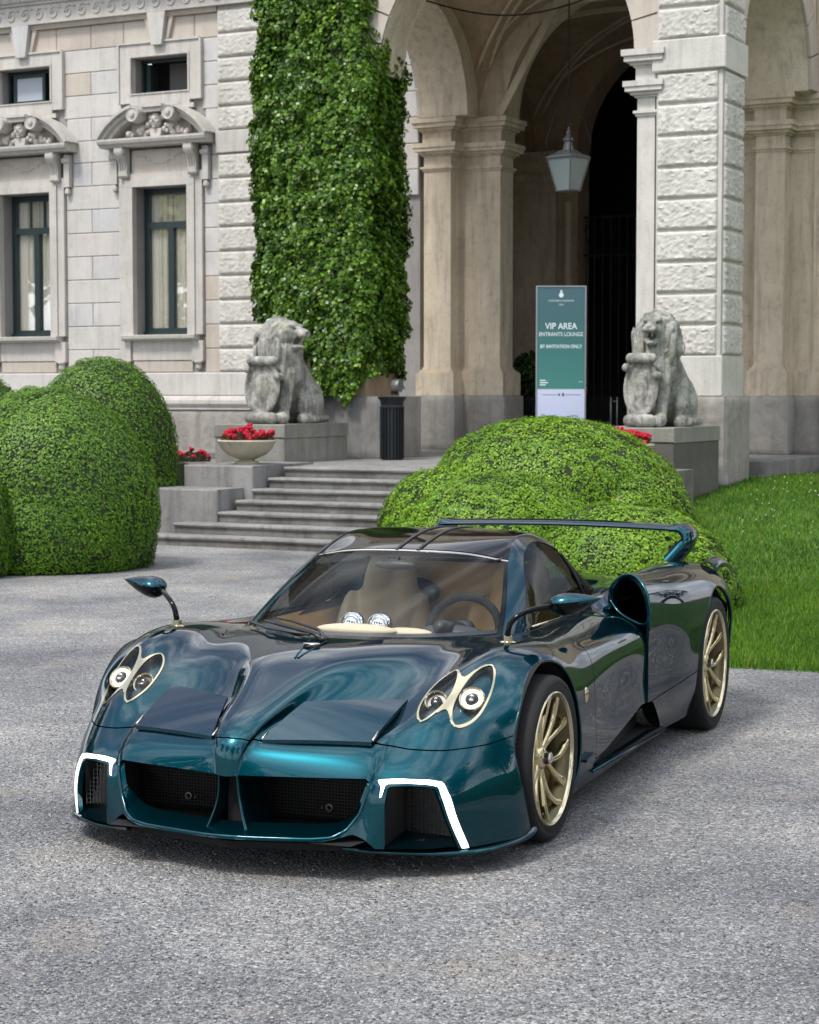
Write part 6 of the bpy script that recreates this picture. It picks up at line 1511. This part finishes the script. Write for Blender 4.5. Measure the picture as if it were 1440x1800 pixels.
b = MB(); b.ball((-.30, -.02, .772), (.055, .19, .028), 24, 10); b.ball((-.34, .20, .765), (.045, .12, .022), 20, 8); b.build('dash_pad', C['cream'], car, True)
for y in (-.085, .045): b = MB(); b.ball((-.42, y, .785), (.050, .052, .050), 24, 14); b.lathe([(.045, 0), (.053, .006), (.050, .012)], (-.385, y, .785), 24, 'x', caps=False); b.build('dial_pod', C['chrome'], car, True)
for s in (1, -1):
    se = empty('seat', (-1.13, s*.335, .12), 0, car)
    def sf(X, Y, Z):
        d = ell(X, Y, Z, (.12, 0, .12), (.30, .24, .12)); 
        for q in (-1, 1): d = smin(d, ell(X, Y, Z, (.10, q*.21, .17), (.27, .055, .11)), .05)
        xb = X+.16+.33*(Z-.15)
        d2 = ell(xb, Y, Z, (0, 0, .44), (.085, .23, .36))
        for q in (-1, 1): d2 = smin(d2, ell(xb, Y, Z, (.05, q*.19, .42), (.09, .055, .28)), .05)
        for q in (-1, 1): d2 = smin(d2, ell(xb, Y, Z, (.02, q*.072, .72), (.07, .066, .17)), .012)
        d2 = np.maximum(d2, -(np.abs(Y)-.018+.06*np.clip(.62-Z, 0, 1)-.0*xb)-.0) if False else d2
        d2 = np.maximum(d2, .034-np.hypot(xb-.105, Y))
        for q in (-1, 1): d2 = np.maximum(d2, .016-np.hypot(xb-.105, Y-q*.135))
        return smin(d, d2, .06)
    me = surface_nets(sf, (-.65, -.34, -.05), (.48, .34, .95), .013, 'cushion', C['cream'] if s < 0 else C['tan']); link(bpy.data.objects.new('cushion', me), se)
    b = MB(); b.add([(-.5, s*.615, .20), (-1.6, s*.615, .20), (-1.6, s*.605, .76), (-.5, s*.612, .755)], [(0, 1, 2, 3)]); b.build('door_card', C['tan'], car)
b = MB(); b.box(-1.4, -.35, -.10, .10, .16, .42); b.build('centre_tunnel', C['tan'], car)
b = MB(); b.add([(-1.56, -.58, .50), (-1.56, .58, .50), (-1.72, .36, .95), (-1.72, -.36, .95)], [(0, 1, 2, 3)]); b.build('rear_bulkhead', C['tan'], car)
for y in (-.28, .28): b = MB(); b.ball((-1.64, y, .80), (.03, .14, .075), 18, 10); b.build('bulkhead_pod', C['teal'], car, True)
sw = empty('steering_wheel', (-.66, .34, .745), 0, car); sw.rotation_euler = (0, R(-24), 0)
b = MB(); b.tube([(0, .165*math.cos(a), .155*math.sin(a)) for a in np.linspace(0, 2*math.pi, 41)], .019, 8, caps=False); b.build('rim', C['matt'], sw, True)
b = MB(); b.ball((.01, 0, 0), (.035, .06, .05), 14, 8)
for a in (R(-20), R(200), R(270)): b.tube([(.01, 0, 0), (.0, .16*math.cos(a), .15*math.sin(a))], .011, 6, flat=.6)
b.build('hub', C['satin'], sw, True)
b = MB(); b.tube([(.02, 0, 0), (.30, 0, -.08)], .03, 8); b.build('column', C['satin'], sw, True)
b = MB(); b.ball((-.50, .34, .755), (.07, .15, .035), 18, 8); b.build('instrument_hood', C['dleather'], car, True)
b = MB(); b.ball((-.70, -.0, 1.02), (.022, .10, .025), 16, 8); b.tube([(-.70, 0, 1.03), (-.74, 0, 1.055)], .008, 6); b.build('rear_view_mirror', C['satin'], car, True)
b = MB(); b.add([(-.87, -.44, 1.045), (-.87, .44, 1.045), (-1.2, .44, 1.095), (-1.2, -.44, 1.095)], [(0, 1, 2, 3)]); b.add([(-1.2, -.44, 1.095), (-1.2, .44, 1.095), (-1.7, .34, .98), (-1.7, -.34, .98)], [(0, 1, 2, 3)]); b.build('headliner', C['dleather'], car)
